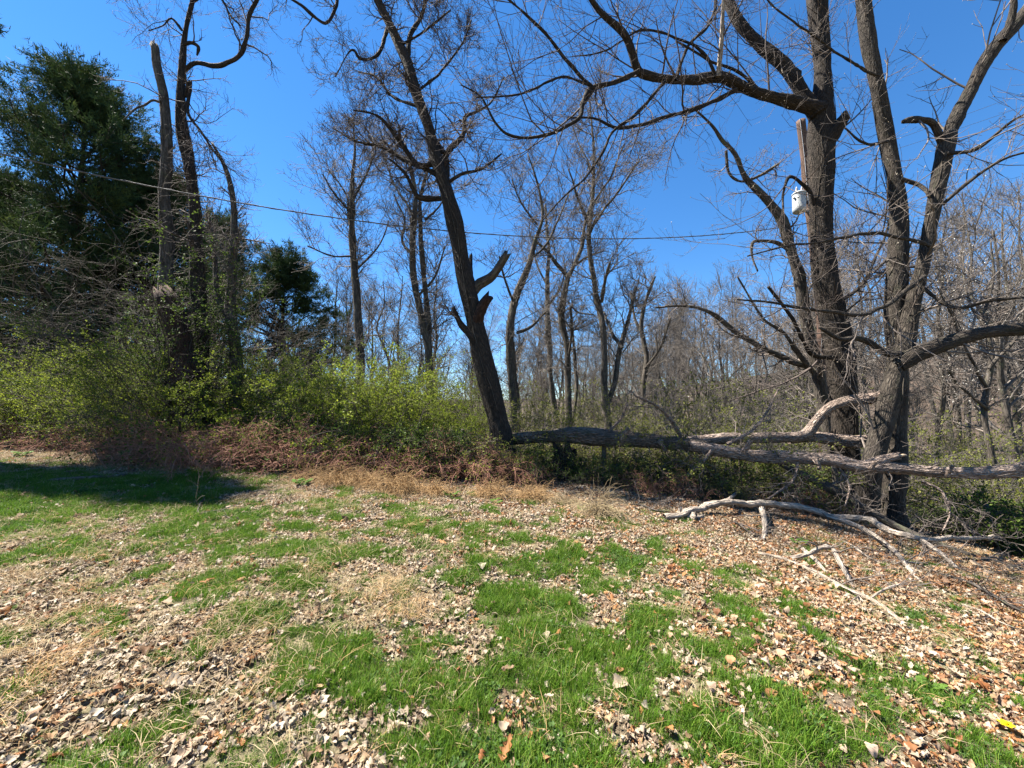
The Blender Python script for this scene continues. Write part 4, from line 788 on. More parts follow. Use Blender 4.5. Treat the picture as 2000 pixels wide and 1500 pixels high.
place = [
 # kind, column, depth, height
 ('green', 60, 12.0, 2.3), ('green', 200, 11.2, 2.2), ('green', 335, 10.0, 1.9), ('green', 455, 9.7, 1.8), ('green', 560, 9.6, 1.9), ('green', 655, 9.5, 2.0), ('green', 745, 9.4, 2.1), ('green', 830, 9.6, 1.7), ('green', 905, 9.9, 1.4),
 ('green', 120, 13.0, 2.6), ('green', 390, 11.4, 2.3), ('green', 520, 11.2, 2.3), ('green', 700, 11.0, 2.6), ('green', 800, 11.2, 2.4),
 ('tall', 20, 13.5, 4.0), ('tall', 130, 13.2, 4.1), ('tall', 240, 12.8, 3.7), ('tall', 330, 12.4, 3.4), ('tall', 430, 12.6, 3.5), ('tall', 520, 12.8, 3.0), ('tall', 610, 12.4, 3.2), ('tall', 700, 12., 3.7), ('tall', 770, 12.2, 3.4), ('tall', 860, 12.6, 2.7), ('tall', 300, 10.6, 3.6), ('tall', 400, 10.8, 3.2),
 ('bare', 10, 13., 6.2), ('bare', 260, 14., 6.4), ('bare', 340, 12.8, 5.2), ('bare', 660, 13.5, 4.6), ('bare', 230, 12.2, 5.2), ('bare', 450, 13.6, 5.), ('bare', -40, 14., 6.5),
 ('tall', 350, 9.6, 3.0), ('tall', 290, 9.9, 3.4), ('tall', 410, 9.9, 2.9), ('tall', 180, 11.8, 3.6), ('tall', 70, 12.4, 3.8), ('tall', 570, 11.4, 3.2), ('tall', 660, 11.3, 3.4), ('tall', 740, 11.2, 3.2), ('bare', 350, 9.9, 4.6), ('bare', 420, 11.4, 5.), ('bare', 560, 12.4, 4.2), ('bare', 790, 12.8, 4.),
 ('vines', 350, 9.9, 4.2), ('vines', 395, 10.4, 4.0), ('bramble', 640, 8.45, 1.1), ('bramble', 730, 8.4, 1.05), ('bramble', 820, 8.35, 1.0), ('bramble', 900, 8.3, 1.0), ('bramble', 980, 8.25, .8),
 ('bramble', 260, 9.1, 1.2), ('bramble', 350, 8.6, 1.2), ('bramble', 430, 8.45, 1.3), ('bramble', 510, 8.4, 1.3), ('bramble', 585, 8.45, 1.2), ('bramble', 30, 11.2, .9), ('bramble', 130, 10.6, .9), ('bramble', 235, 9.7, .9), ('bramble', 310, 9.0, 1.0), ('bramble', 395, 8.8, 1.05), ('bramble', 470, 8.7, 1.1), ('bramble', 545, 8.7, 1.1), ('bramble', 620, 8.7, .9), ('bramble', 700, 8.6, .9), ('bramble', 780, 8.6, .9), ('bramble', 860, 8.5, .95), ('bramble', 930, 8.4, .9), ('bramble', 1010, 8.2, .7), ('bramble', 1250, 7.7, .6), ('bramble', 1330, 7.6, .6), ('bramble', 1560, 8.1, .8),
 ('tangle', 1190, 8.2, .62), ('tangle', 1345, 7.9, .6), ('tangle', 1030, 8.3, .8), ('tangle', 1260, 8.2, .62), ('tangle', 650, 9.0, 1.2), ('tangle', 740, 8.9, 1.2), ('tangle', 820, 8.9, 1.2), ('tangle', 890, 8.8, 1.2), ('tangle', 960, 8.8, 1.1), ('tangle', 1050, 8.6, .9), ('tangle', 1060, 9.6, 1.2), ('tangle', 1150, 9.3, 1.0), ('tangle', 1230, 8.6, 1.1), ('tangle', 1300, 8.5, 1.15), ('tangle', 1370, 8.4, 1.15), ('tangle', 1440, 8.6, 1.2), ('tangle', 1500, 8.6, 1.2), ('tangle', 1570, 8.9, 1.1), ('tangle', 1130, 8.3, .7), ('tangle', 1410, 7.7, .55), ('tangle', 1600, 7.9, .5), ('tangle', 1990, 7.9, 1.5), ('tangle', 1955, 8.6, 1.5), ('tangle', 2040, 8.3, 1.7), ('tangle', 1850, 9.4, .9),
 ('bush', 1020, 30., 4.), ('bush', 1090, 32., 4.2), ('bush', 1150, 30., 4.2), ('bush', 1215, 31., 4.6), ('bush', 1285, 30., 4.8), ('bush', 1360, 31., 5.2), ('bush', 1430, 30., 5.4), ('bush', 1510, 30., 5.6), ('bush', 940, 30., 4.2), ('bush', 860, 28., 4.4), ('bush', 790, 30., 4.6), ('bush', 720, 28., 4.4), ('bush', 640, 26., 4.4),
 ('bush', 880, 18., 3.6), ('bush', 925, 19., 3.4), ('bush', 850, 23., 4.6), ('bush', 905, 26., 4.8), ('bush', 980, 24., 3.4), ('bush', 1060, 26., 3.2), ('bush', 1120, 24., 3.4), ('bush', 1180, 25., 3.8), ('bush', 1250, 23., 4.2), ('bush', 1320, 25., 4.6), ('bush', 1400, 22., 4.6), ('bush', 1470, 25., 5.2), ('bush', 1560, 22., 5.), ('bush', 1650, 20., 5.), ('bush', 900, 22., 3.6), ('bush', 820, 20., 3.8), ('bush', 760, 22., 3.8), ('bush', 690, 20., 3.8), ('bush', 1820, 26., 6.), ('bush', 1890, 24., 5.4), ('bush', 1960, 26., 6.), ('bush', 1760, 24., 5.5), ('bush', 2020, 22., 5.),
 ('olive', 960, 13., 2.0), ('olive', 1040, 14., 2.2), ('olive', 1120, 15., 2.3), ('olive', 1200, 13., 2.3), ('olive', 1290, 14., 2.8), ('olive', 1370, 12.5, 2.7), ('olive', 1450, 13., 3.2), ('olive', 1530, 14.5, 3.4), ('olive', 1330, 17., 3.6), ('olive', 1480, 18., 4.), ('olive', 1180, 18., 3.2), ('olive', 1060, 19., 2.9), ('olive', 1880, 11., 2.6), ('olive', 1950, 10.6, 2.5), ('olive', 1830, 13., 2.9), ('olive', 1980, 12.5, 3.0), ('olive', 1690, 14., 3.2), ('olive', 1250, 11.4, 1.7), ('olive', 1410, 11.2, 1.9), ('olive', 1550, 11.2, 2.2), ('olive', 1640, 11.5, 2.2),
]
LAB = {'green': ('fresh green leafy shrub', 'green shrubs along the lawn edge', 'shrub'), 'tall': ('tall loose green sapling', 'tall green saplings at the left', 'sapling'),
       'bare': ('tall bare twiggy bush', 'bare bushes before the pines', 'bush'), 'bramble': ('low reddish brown bramble', 'bramble tangles along the lawn edge', 'bramble'),
       'tangle': ('dark leafy vine tangle', 'vine tangles at the lawn edge', 'vine tangle'), 'bush': ('grey twiggy bush far behind', 'grey bushes far behind the log', 'bush'),
       'vines': ('tall dark mass of climbing vines', 'vine masses on the left trunks', 'vine'),
       'olive': ('olive green bush', 'olive bushes beyond the fallen log', 'bush')}
WHERE = [(0, 'at the left edge'), (70, 'left of the biggest pine'), (130, 'before the biggest pine'), (190, 'right of the biggest pine'), (250, 'between the biggest pine and the grey snag'), (300, 'left of the grey snag'), (345, 'before the rotten stump'), (400, 'before the vine-covered tree'), (460, 'before the slim forked tree'),
         (520, 'left of the small dark pine'), (560, 'before the small dark pine'), (615, 'right of the small dark pine'), (660, 'left of the slim bare tree'), (705, 'before the slim bare tree'), (765, 'right of the slim bare tree'), (835, 'in line with the twin-trunked tree'), (900, 'left of the leaning tree'), (965, 'at the leaning tree'), (1050, 'right of the leaning tree'), (1104, 'at the black stump'),
         (1180, 'at the paired fence posts'), (1250, 'right of the paired fence posts'), (1320, 'left of where the fallen log forks'), (1375, 'where the fallen log forks'), (1440, 'right of where the fallen log forks'), (1500, 'midway along the forked log'), (1570, 'left of the tall arching tree'), (1650, 'at the tall arching tree'), (1750, 'at the twin-stemmed tree'), (1840, 'right of the twin-stemmed tree'), (1900, 'below the flowering tree'), (1960, 'near the right edge'), (2030, 'at the right edge')]
def where(px): return min(WHERE, key=lambda w: abs(w[0] - px))[1]
seats = {}
for kind, px, Yd, h in place: seats.setdefault((kind, where(px)), []).append(Yd)
def say(kind, px, Yd):
    w = where(px); l = sorted(set(seats[kind, w])); d = LAB[kind][0]; n = len(l)
    if n == 1: pre = ''
    else: pre = ('nearest ', 'farthest ')[l.index(Yd) == n - 1] if l.index(Yd) in (0, n - 1) else 'middle '
    return f'{pre}{d} {w}'
rng = np.random.default_rng(91); used = set(); NM = dict(green='shrub', tall='sapling', bare='bare_bush', bramble='bramble', tangle='vine_tangle', olive='bush', bush='bare_bush', vines='climbing_vine')
for kind, px, Yd, h in place:
    j = int(rng.integers(0, 2)) if kind not in ('bush', 'vines') else 0; o = SH[kind][j]; h = h * ((.8 if px < 420 else .85) if kind == 'tall' else .92 if kind == 'green' else 1.); s_ = h / SHH[kind]; xy = s_ * rng.uniform(.9, 1.2); g = foot(px, Yd); rz = rng.uniform(0, 6.28)
    lab, gr, cat = LAB[kind]
    lab = say(kind, px, Yd)
    if (kind, j) in used: o = dup(o, g, rz, (xy, xy, s_))
    else: used.add((kind, j)); o.location = g; o.rotation_euler = (0, 0, rz); o.scale = (xy, xy, s_)
    o.name = NM[kind]; o["label"] = lab; o["group"] = gr; o["category"] = cat
for kind, l in SH.items():
    for j, o in enumerate(l):
        if (kind, j) not in used and kind not in ('bush', 'vines'):
            for c in list(o.children): bpy.data.objects.remove(c)
            bpy.data.objects.remove(o)

# --- the white-flowering tree at the right edge
t = Tree('flowering_tree', 'small tree with white blossom specks at the right edge', 11.5, M['bark_far'], M['twig_light'], 95)
t.limb([(1935, 900, 18), (1925, 800, 17), (1935, 700, 14), (1925, 620, 11), (1940, 540, 8), (1935, 470, 4)], .2, 'trunk', root=True, twigs=1.)
t.limb([(1930, 760, 10), (1890, 690, 8), (1860, 620, 6), (1830, 560, 3)], -.8, twigs=1.5)
t.limb([(1932, 720, 10), (1985, 660, 8), (2010, 600, 6), (2040, 540, 4)], -.8, twigs=1.5)
t.limb([(1930, 650, 8), (1890, 580, 6), (1880, 500, 4)], .8, twigs=1.5)
t.limb([(1930, 800, 8), (1880, 760, 6), (1850, 720, 4)], -.6, twigs=1.3)
t.build(lv1=2.0, lv2=6, lv3=4, len1=1., len2=.45, len3=.2, buds=('blossom', .28, .018, 'blossom'), up=(0, 0, .2), start=.3)

# ------------------------------------------------------------------ lawn: grass, straw, fallen leaves
hid = bpy.data.collections.new("scatter_sources")
def proto(name, acc, m):
    o = bpy.data.objects.new(name, acc.mesh(name, m)); hid_c.objects.link(o); return o
def scatter(name, pts, rot, scl, idx, coll, label):
    me = bpy.data.meshes.new(name); me.vertices.add(len(pts)); me.vertices.foreach_set("co", np.asarray(pts, np.float32).ravel())
    a = me.attributes.new("rot", 'FLOAT_VECTOR', 'POINT'); a.data.foreach_set("vector", np.asarray(rot, np.float32).ravel())
    a = me.attributes.new("scl", 'FLOAT', 'POINT'); a.data.foreach_set("value", np.asarray(scl, np.float32))
    a = me.attributes.new("idx", 'INT', 'POINT'); a.data.foreach_set("value", np.asarray(idx, np.int32))
    o = link(name, me); ng = bpy.data.node_groups.new(name, 'GeometryNodeTree')
    ng.interface.new_socket("Geometry", in_out='INPUT', socket_type='NodeSocketGeometry'); ng.interface.new_socket("Geometry", in_out='OUTPUT', socket_type='NodeSocketGeometry')
    N = ng.nodes; L = ng.links; gi = N.new("NodeGroupInput"); go = N.new("NodeGroupOutput"); ip = N.new("GeometryNodeInstanceOnPoints")
    ci = N.new("GeometryNodeCollectionInfo"); ci.inputs[0].default_value = coll; ci.inputs["Separate Children"].default_value = True; ci.inputs["Reset Children"].default_value = True
    def attr(nm, ty): n = N.new("GeometryNodeInputNamedAttribute"); n.data_type = ty; n.inputs[0].default_value = nm; return n.outputs[0]
    L.new(gi.outputs[0], ip.inputs["Points"]); L.new(ci.outputs[0], ip.inputs["Instance"]); ip.inputs["Pick Instance"].default_value = True
    L.new(attr("idx", 'INT'), ip.inputs["Instance Index"])
    e = N.new("FunctionNodeEulerToRotation"); L.new(attr("rot", 'FLOAT_VECTOR'), e.inputs[0]); L.new(e.outputs[0], ip.inputs["Rotation"])
    L.new(attr("scl", 'FLOAT'), ip.inputs["Scale"]); L.new(ip.outputs[0], go.inputs[0])
    md = o.modifiers.new("scatter", 'NODES'); md.node_group = ng
    tag(o, label, None, None, 'stuff'); return o
def blades(rng, n, rad, ln, wd, lean, flat=False):
    a = Acc(); b = np.zeros((n, 3)); r = rad * np.sqrt(rng.random(n)); th = rng.uniform(0, 6.28, n); b[:, 0] = r * np.cos(th); b[:, 1] = r * np.sin(th); b[:, 2] = -.01 if not flat else rng.uniform(.003, .03, n)
    az = rng.uniform(0, 6.28, n); L = ln * rng.uniform(.45, 1.2, n); le = np.abs(rng.normal(lean, .3, n)); D = np.stack([np.cos(az), np.sin(az), 0 * az], 1); S = np.stack([-np.sin(az), np.cos(az), 0 * az], 1)
    if flat: S = nrm(S + rng.normal(0, .4, (n, 3)))
    V = []; p = b.copy()
    for k, w in enumerate((1, .9, .65, .05)):
        V += [p - S * wd * w, p + S * wd * w]
        an = np.clip(le * (.5 + .55 * k), 0, 1.75 if not flat else 1.6)[:, None]; p = p + (D * np.sin(an) + np.array([0, 0, 1]) * np.cos(an)) * (L / 3)[:, None]
        if flat: p[:, 2] = np.maximum(p[:, 2] + rng.normal(0, .006, n), .002)
    V = np.stack(V, 1); o = np.arange(n)[:, None] * 8
    a.add(V, [np.concatenate([o + np.array([0, 1, 3, 2]) + 2 * k for k in range(3)])], np.repeat(b + rng.normal(0, .5, (n, 3)), 8, 0)); return a
rng = np.random.default_rng(101)
hid_c = grass_c = bpy.data.collections.new("grass_sources")
for k in range(6): proto(f"grass_tuft_{k}", blades(np.random.default_rng(k), 46, .075, (.075, .09, .10, .07, .12, .085)[k], .0021, (.5, .45, .6, .7, .4, .55)[k]), M['grass'])
for k in range(3):
    r = np.random.default_rng(60 + k); a = Acc(); n_l = 22; th = r.uniform(0, 6.28, n_l); q_ = .07 * np.sqrt(r.random(n_l)); b = np.stack([q_ * np.cos(th), q_ * np.sin(th), r.uniform(.012, .04, n_l)], 1)
    cards(a, b, np.stack([np.cos(th), np.sin(th), r.uniform(.1, .6, n_l)], 1), .026, .011, r); proto(f"z_clover_{k}", a, M['clover'])
hid_c = straw_c = bpy.data.collections.new("straw_sources")
for k in range(5): proto(f"straw_bunch_{k}", blades(np.random.default_rng(40 + k), 18, .11, .14, .0013, 1.6, True), M['straw'] if k else M['rust_straw'])
hid_c = leaf_c = bpy.data.collections.new("leaf_sources")
def dry_leaf(seed, L, W, lobes, curl, cross):
    r = np.random.default_rng(seed); n = 9; t_ = np.linspace(0, 1, n)
    prof = np.sin(np.pi * np.clip(t_, 0, 1) ** .8) ** .8 * W; 
    if lobes: prof = prof * np.where(np.arange(n) % 2 == 0, .42, 1.18)
    prof[0] = W * .04; prof[-1] = W * .06
    V = []
    ang = np.cumsum(np.full(n, curl / n) + r.normal(0, .1, n)); p = np.zeros(2)
    for k in range(n):
        for c, sgn in ((-1, -1), (-.5, -1), (0, 0), (.5, 1), (1, 1)):
            w = prof[k] * c * r.uniform(.62, 1.15); h = cross * w ** 2 / W + r.normal(0, .0045)
            y = w; off = np.array([p[0] - math.sin(ang[k]) * h, p[1] + math.cos(ang[k]) * h])
            V.append((off[0] + (-abs(c) * .1 * L if lobes else 0) * 0, y, off[1]))
        p = p + np.array([math.cos(ang[k]), math.sin(ang[k])]) * L / (n - 1)
    V = np.array(V); V[:, 0] -= V[:, 0].mean(); V[:, 2] -= V[:, 2].min() - .002
    I = np.arange(n * 5).reshape(n, 5); a = Acc(); a.add(V, [np.stack([I[:-1, :-1], I[:-1, 1:], I[1:, 1:], I[1:, :-1]], -1).reshape(-1, 4)]); return a
lp = []
for k, (L, W, lo, cu, cr) in enumerate(((.09, .027, 0, .8, .9), (.10, .034, 1, .9, .7), (.075, .03, 0, -.9, 1.2), (.085, .022, 0, 1.6, 1.4), (.115, .04, 1, -.7, -.9), (.065, .024, 0, .5, -1.2), (.09, .04, 0, -.5, .6), (.05, .02, 0, .9, .9))):
    proto(f"dry_leaf_{k}", dry_leaf(200 + k, L, W, lo, cu, cr), M['litter'] if k not in (1, 3, 4) else M['litter_orange']); lp.append(hid_c.objects[-1])

M['litter_heap'] = leaf_mat('leaf_heap', [(0, (0.073, 0.046, 0.027)), (.14, (0.175, 0.125, 0.081)), (.3, (0.264, 0.205, 0.139)), (.48, (0.315, 0.256, 0.189)), (.66, (0.374, 0.324, 0.251)), (.8, (0.294, 0.227, 0.154)), (.9, (0.220, 0.129, 0.063)), (1, (0.242, 0.196, 0.146))], .2, .6, use_obj=True)
def per_leaf(m):      # a random value stored on each leaf picks its colour
    nt = m.node_tree; oi = [n for n in nt.nodes if n.type == 'OBJECT_INFO'][0]; to = oi.outputs["Random"].links[0].to_socket
    a_ = node(nt, "ShaderNodeAttribute", attribute_name="bark"); sp = node(nt, "ShaderNodeSeparateXYZ"); nt.links.new(a_.outputs["Vector"], sp.inputs[0])
    ad = node(nt, "ShaderNodeMath", operation='ADD'); nt.links.new(sp.outputs["X"], ad.inputs[0]); nt.links.new(oi.outputs["Random"], ad.inputs[1])
    fr = node(nt, "ShaderNodeMath", operation='FRACT'); nt.links.new(ad.outputs[0], fr.inputs[0]); nt.links.new(fr.outputs[0], to)
M['litter_heap_orange'] = leaf_mat('orange_leaf_heap', [(0, (.104, .046, .023)), (.2, (.235, .112, .049)), (.38, (.328, .184, .092)), (.52, (.367, .248, .164)), (.66, (.394, .301, .230)), (.8, (.328, .157, .059)), (.9, (.144, .059, .026)), (1, (.276, .177, .112))], .2, .6, use_obj=True)
per_leaf(M['litter_heap']); per_leaf(M['litter_heap_orange'])
hid_c = heap_c = bpy.data.collections.new("heap_sources")
for k in range(9):
    r = np.random.default_rng(300 + k); a = Acc()
    for j in range(20):
        src = lp[r.integers(0, 8)].data; v = np.empty(len(src.vertices) * 3, np.float32); src.vertices.foreach_get("co", v); v = v.reshape(-1, 3) * (r.uniform(.14, .46) + .3 * (r.random() < .07))
        fq = np.array([p.vertices[:] for p in src.polygons]); mx = np.array(Matrix.Rotation(r.uniform(0, 6.28), 3, 'Z') @ Matrix.Rotation(r.normal(0, .42) + (3.14 if r.random() < .4 else 0), 3, 'X') @ Matrix.Rotation(r.normal(0, .38), 3, 'Y'))
        v = v @ mx.T; v[:, 2] -= v[:, 2].min() - r.uniform(-.012, .012); q_ = .10 * math.sqrt(r.random()); t_ = r.uniform(0, 6.28); v += [q_ * math.cos(t_), q_ * math.sin(t_), 0]
        a.add(v, [fq], np.full((len(v), 3), r.random()))
    proto(f"leaf_heap_{k}", a, M['litter_heap'] if k < 5 else M['litter_heap_orange'])

# how much grass grows where (column, row, share)
CTRL = np.array([(40, 885, .02), (200, 888, .02), (330, 893, .1), (50, 940, 1.), (200, 960, 1.), (350, 960, 1.), (450, 1000, .85), (100, 1000, .9), (300, 1010, .8), (20, 1060, .55), (200, 1050, .2), (400, 1050, .45), (150, 1130, .2), (60, 1200, .1), (300, 1170, .28), (480, 1100, .55), (560, 1130, .6),
  (620, 1020, .6), (700, 990, .55), (600, 950, .12), (520, 960, .35), (750, 1030, .5), (900, 1010, .42), (800, 960, .02), (1000, 970, .02), (1000, 1060, .72), (850, 1090, .55), (1100, 1040, .45), (1200, 1050, .35), (1150, 1130, .6), (1300, 1130, .55), (1300, 1040, .05), (1450, 1060, .05), (1600, 1080, .12), (1700, 1150, .1), (1900, 1200, .08), (1450, 1160, .4), (1600, 1250, .35), (1750, 1320, .55), (1900, 1380, .4), (1980, 1300, .12), (1800, 1240, .1),
  (700, 1150, .1), (780, 1200, .05), (640, 1220, .45), (560, 1220, .5), (900, 1200, .8), (1000, 1200, .8), (1100, 1250, .75), (1250, 1250, .65), (1400, 1300, .6), (1000, 1350, .75), (800, 1350, .8), (700, 1320, .75), (900, 1440, .85), (800, 1440, .8), (1100, 1450, .72), (1300, 1430, .6), (1500, 1450, .62), (1650, 1440, .6), (1850, 1470, .3), (1550, 1350, .65), (1300, 1350, .5),
  (500, 1300, .35), (550, 1420, .22), (400, 1380, .2), (300, 1300, .15), (220, 1310, .5), (60, 1340, .6), (130, 1480, .8), (250, 1420, .12), (50, 1430, .15), (450, 1480, .15), (350, 1250, .12), (120, 1270, .1)], float)
def share(px, py):
    w = np.zeros(len(px)); s_ = np.zeros(len(px))
    for cx, cy, v in CTRL:
        sg = 42 + (cy - 900) * .07
        k = np.exp(-((px - cx) ** 2 / (1.9 * sg) ** 2 + (py - cy) ** 2 / (sg * .75) ** 2)) + 1e-9 / ((px - cx) ** 2 + 4 * (py - cy) ** 2 + 1) ** .5
        w += k; s_ += k * v
    return np.clip(s_ / w * 1.04 + .04, 0, 1)
def lawn_points(n, ymax=9.6, near=1.2):
    """random ground points seen from the lawn's near side, thinning with distance"""
    y = near * (ymax / near) ** rng.random(n) ; x = rng.uniform(-1, 1, n) * (1.42 * y + 1.6)
    return x, y
edge_py = lambda px: np.interp(px, [-200, 0, 250, 600, 850, 1000, 1200, 1400, 1700, 2000, 2300], [868, 870, 880, 925, 950, 960, 985, 1000, 1040, 1080, 1120])
def grassy(x, y):
    z = zg(x, y); px, py = to_px(np.stack([x, y, z], -1)); s_ = share(px, py)
    nz = .62 * fbm(x * 4.0 + y * 1.4, y * 4.0 - x * 1.4, 21, 4) + .13 * fbm(x * .9, y * .9, 33, 3) + .25 * vnoise(x * 11 - y * 4, y * 11 + x * 4, 61)
    o_ = np.empty(len(nz)); o_[np.argsort(nz)] = np.linspace(0, 1, len(nz)); nz = o_
    return z, px, py, s_, nz
# grass
n = 260000; x = rng.uniform(-14, 14, n); y = rng.uniform(.6, 11.5, n); k = np.abs(x) < 1.42 * y + 1.6; x, y = x[k], y[k]
z, px, py, s_, nz = grassy(x, y)
ok = (rng.random(len(x)) < np.clip(.5 + (s_ - nz) * 8, 0, 1)) & (py > edge_py(px) + 8) & (rng.random(len(x)) < np.clip(.98 - .02 * y, .3, 1)); 
few = (rng.random(len(x)) < .09) & (py > edge_py(px) + 12)
ok |= few
x, y, z, s_, nz = x[ok], y[ok], z[ok], s_[ok], nz[ok]; K = len(x)
hgt = np.clip(.42 + .8 * (s_ - nz), .3, .85) * rng.uniform(.7, 1.2, K)
scatter('grass', np.stack([x, y, z], 1), np.stack([rng.normal(0, .12, K), rng.normal(0, .12, K), rng.uniform(0, 6.28, K)], 1), hgt, np.where(rng.random(K) < .10 + .25 * (fbm(x * .8, y * .8, 88, 2) > .58), rng.integers(6, 9, K), rng.integers(0, 6, K)), grass_c, 'short green lawn grass growing in patches between dry leaves')
# straw
x = rng.uniform(-14, 14, 90000); y = rng.uniform(.6, 10.5, 90000); k = np.abs(x) < 1.42 * y + 1.6; x, y = x[k], y[k]
z, px, py, s_, nz = grassy(x, y); left = np.clip((1150 - px) / 700, .12, 1)
pile = .75 * np.exp(-((px - 750) / 95) ** 2 - ((py - 1185) / 48) ** 2) + .8 * np.exp(-((px - 60) / 120) ** 2 - ((py - 1310) / 40) ** 2) + .25 * np.exp(-((px - 480) / 200) ** 2 - ((py - 1240) / 60) ** 2)
pr_ = .30 * left * (1 - s_) * (fbm(x * 1.6, y * 1.6, 55, 3) > .48) + .10 * left + 1.3 * pile + .03
ok = (rng.random(len(x)) < pr_ * .62) & (py > edge_py(px)); x, y, z, pile = x[ok], y[ok], z[ok], pile[ok]; K = len(x)
scatter('straw', np.stack([x, y, z + .004 + .05 * np.clip(pile, 0, 1) * rng.random(K)], 1), np.stack([rng.normal(0, .07, K), rng.normal(0, .07, K), rng.uniform(0, 6.28, K)], 1), rng.uniform(.6, 1.25, K), np.where(pile > .35, rng.integers(0, 2, K), rng.integers(0, 5, K)), straw_c, 'dry tan straw and thatch strewn over the lawn')
# leaves
n = 90000; x = rng.uniform(-15, 15, n); y = rng.uniform(.6, 12.5, n); k = np.abs(x) < 1.42 * y + 1.6; x, y = x[k], y[k]
z, px, py, s_, nz = grassy(x, y)
g = np.clip((s_ - nz) * 4 + .5, 0, 1); pr_ = np.where(py < edge_py(px) - 60, .25, 1.) * (1 - .66 * g) * (.4 + .45 * (fbm(x * 1.3, y * 1.3, 71, 3) > .42)) * np.where(pile_ := (np.exp(-((px - 750) / 115) ** 2 - ((py - 1185) / 60) ** 2) > .4), .35, 1.)
ok = rng.random(len(x)) < pr_; x, y, z, g, px = x[ok], y[ok], z[ok], g[ok], px[ok]; K = len(x)
# orange leaves gather to the right, pale ones to the left
right = np.clip((px - 900) / 900, 0, 1); orange = rng.random(K) < .10 + .36 * right
idx = np.where(orange, np.array([1, 3, 4])[rng.integers(0, 3, K)], np.array([0, 2, 5, 6, 7])[rng.integers(0, 5, K)])
rot = np.stack([rng.normal(0, .22, K) + np.pi * (rng.random(K) < .4), rng.normal(0, .22, K), rng.uniform(0, 6.28, K)], 1); sc_ = rng.uniform(.2, .62, K) + .42 * (rng.random(K) < .05)
zz = z + .004 + .016 * g + rng.uniform(-.004, .008, K)
# the largest-looking ones are things of their own
app = sc_ * np.array([.09, .1, .075, .085, .115, .065, .09, .05])[idx] / y; vx, vy = to_px(np.stack([x, y, zz], 1)); app = np.where((vx > 10) & (vx < 1990) & (vy < 1490), app, 0)
top = np.argsort(-app)[:300]; rest = np.ones(K, bool); rest[top] = False
scatter('leaf_litter', np.stack([x, y, zz], 1)[rest], rot[rest], sc_[rest], idx[rest], leaf_c, 'dry tan and orange fallen leaves covering the ground')
for i in top:
    o = bpy.data.objects.new('fallen_leaf', lp[idx[i]].data); C.objects.link(o); o.location = (x[i], y[i], zz[i] + .004); o.rotation_euler = rot[i]; o.scale = (sc_[i] * 1.1,) * 3
    side = 'left' if vx[i] < 667 else 'middle' if vx[i] < 1333 else 'right'; row = 'at the bottom edge' if vy[i] > 1400 else 'near the bottom edge' if vy[i] > 1250 else 'halfway up the lawn'
    size = 'large ' if sc_[i] > .85 else 'small ' if sc_[i] < .5 else ''; hue = 'orange brown' if orange[i] else 'pale tan'; on = 'grass' if g[i] > .5 else 'leaf litter'
    tag(o, f'{size}{hue} dry leaf on {on} {row}, {side} third', 'leaf', f'{size}{hue} leaves on {on} {row}, {side} third')
n = 74000; x = rng.uniform(-15, 15, n); y = rng.uniform(.6, 13., n); k = np.abs(x) < 1.42 * y + 1.6; x, y = x[k], y[k]
z, px, py, s_, nz = grassy(x, y); g = np.clip((s_ - nz) * 4 + .5, 0, 1); st_ = np.exp(-((px - 750) / 115) ** 2 - ((py - 1185) / 60) ** 2)
g = np.clip((s_ - nz) * 8 + .4, 0, 1); ok = rng.random(len(x)) < (1 - .93 * g) * (1 - .6 * st_) * np.where(py < edge_py(px) - 60, .35, 1.); x, y, z = x[ok], y[ok], z[ok]; K = len(x)
scatter('leaf_layer', np.stack([x, y, z], 1), np.stack([rng.normal(0, .04, K), rng.normal(0, .04, K), rng.uniform(0, 6.28, K)], 1), rng.uniform(.8, 1.15, K), np.where(rng.random(K) < .12 + .45 * np.clip((px[ok] - 800) / 800, 0, 1), rng.integers(5, 9, K), rng.integers(0, 5, K)), heap_c, 'matted layer of small dry leaves between the grass patches')

# --- mounds of dead grass, weeds, the yellow flower
def tuft(px, py, H, Wd, seed, label, m='rust_straw', n=420):
    r = np.random.default_rng(seed); g = ground_hit(px, py); az = r.uniform(0, 6.28, n); b = np.stack([r.normal(0, Wd * .28, n), r.normal(0, Wd * .2, n), np.zeros(n)], 1)
    el = r.uniform(.6, 1.5, n); d = np.stack([np.cos(az) * np.cos(el), np.sin(az) * np.cos(el), np.sin(el)], 1); L = H * r.uniform(.8, 2.0, n); P = [b]
    for k in range(6):
        P.append(np.maximum(P[-1] + d * (L / 6)[:, None], [-9, -9, .005])); d = nrm(d + [0, 0, -.42] + r.normal(0, .12, (n, 3)))
    P = np.stack(P, 1); a = Acc(); tubes(a, P, np.full((n, 7), .0036) * np.linspace(1, .4, 7), 3)
    o = link('dead_grass_tuft', a.mesh('dead_grass_tuft', M[m]), None, g); tag(o, label, 'grass tuft'); return o
tuft(665, 948, .34, .5, 1, 'leftmost mound of dead rusty grass below the green shrubs')
tuft(720, 952, .30, .45, 2, 'middle mound of dead rusty grass below the green shrubs')
tuft(778, 962, .36, .55, 3, 'widest drooping mound of dead grass right of the two rusty mounds')
tuft(610, 940, .3, .5, 4, 'small dead grass mound at the left end of the row')
tuft(958, 972, .28, .4, 5, 'round tan grass mound at the foot of the leaning tree')
tuft(1040, 975, .24, .5, 6, 'loose tan grass mound right of the leaning tree')
tuft(1172, 1008, .34, .35, 7, 'upright straw-coloured grass tuft before the stump', 'straw', 260)
tuft(850, 966, .22, .5, 8, 'flat tan grass mound left of the leaning tree')
tuft(1100, 985, .16, .4, 9, 'flat straw mound left of the upright straw tuft', 'straw', 240)
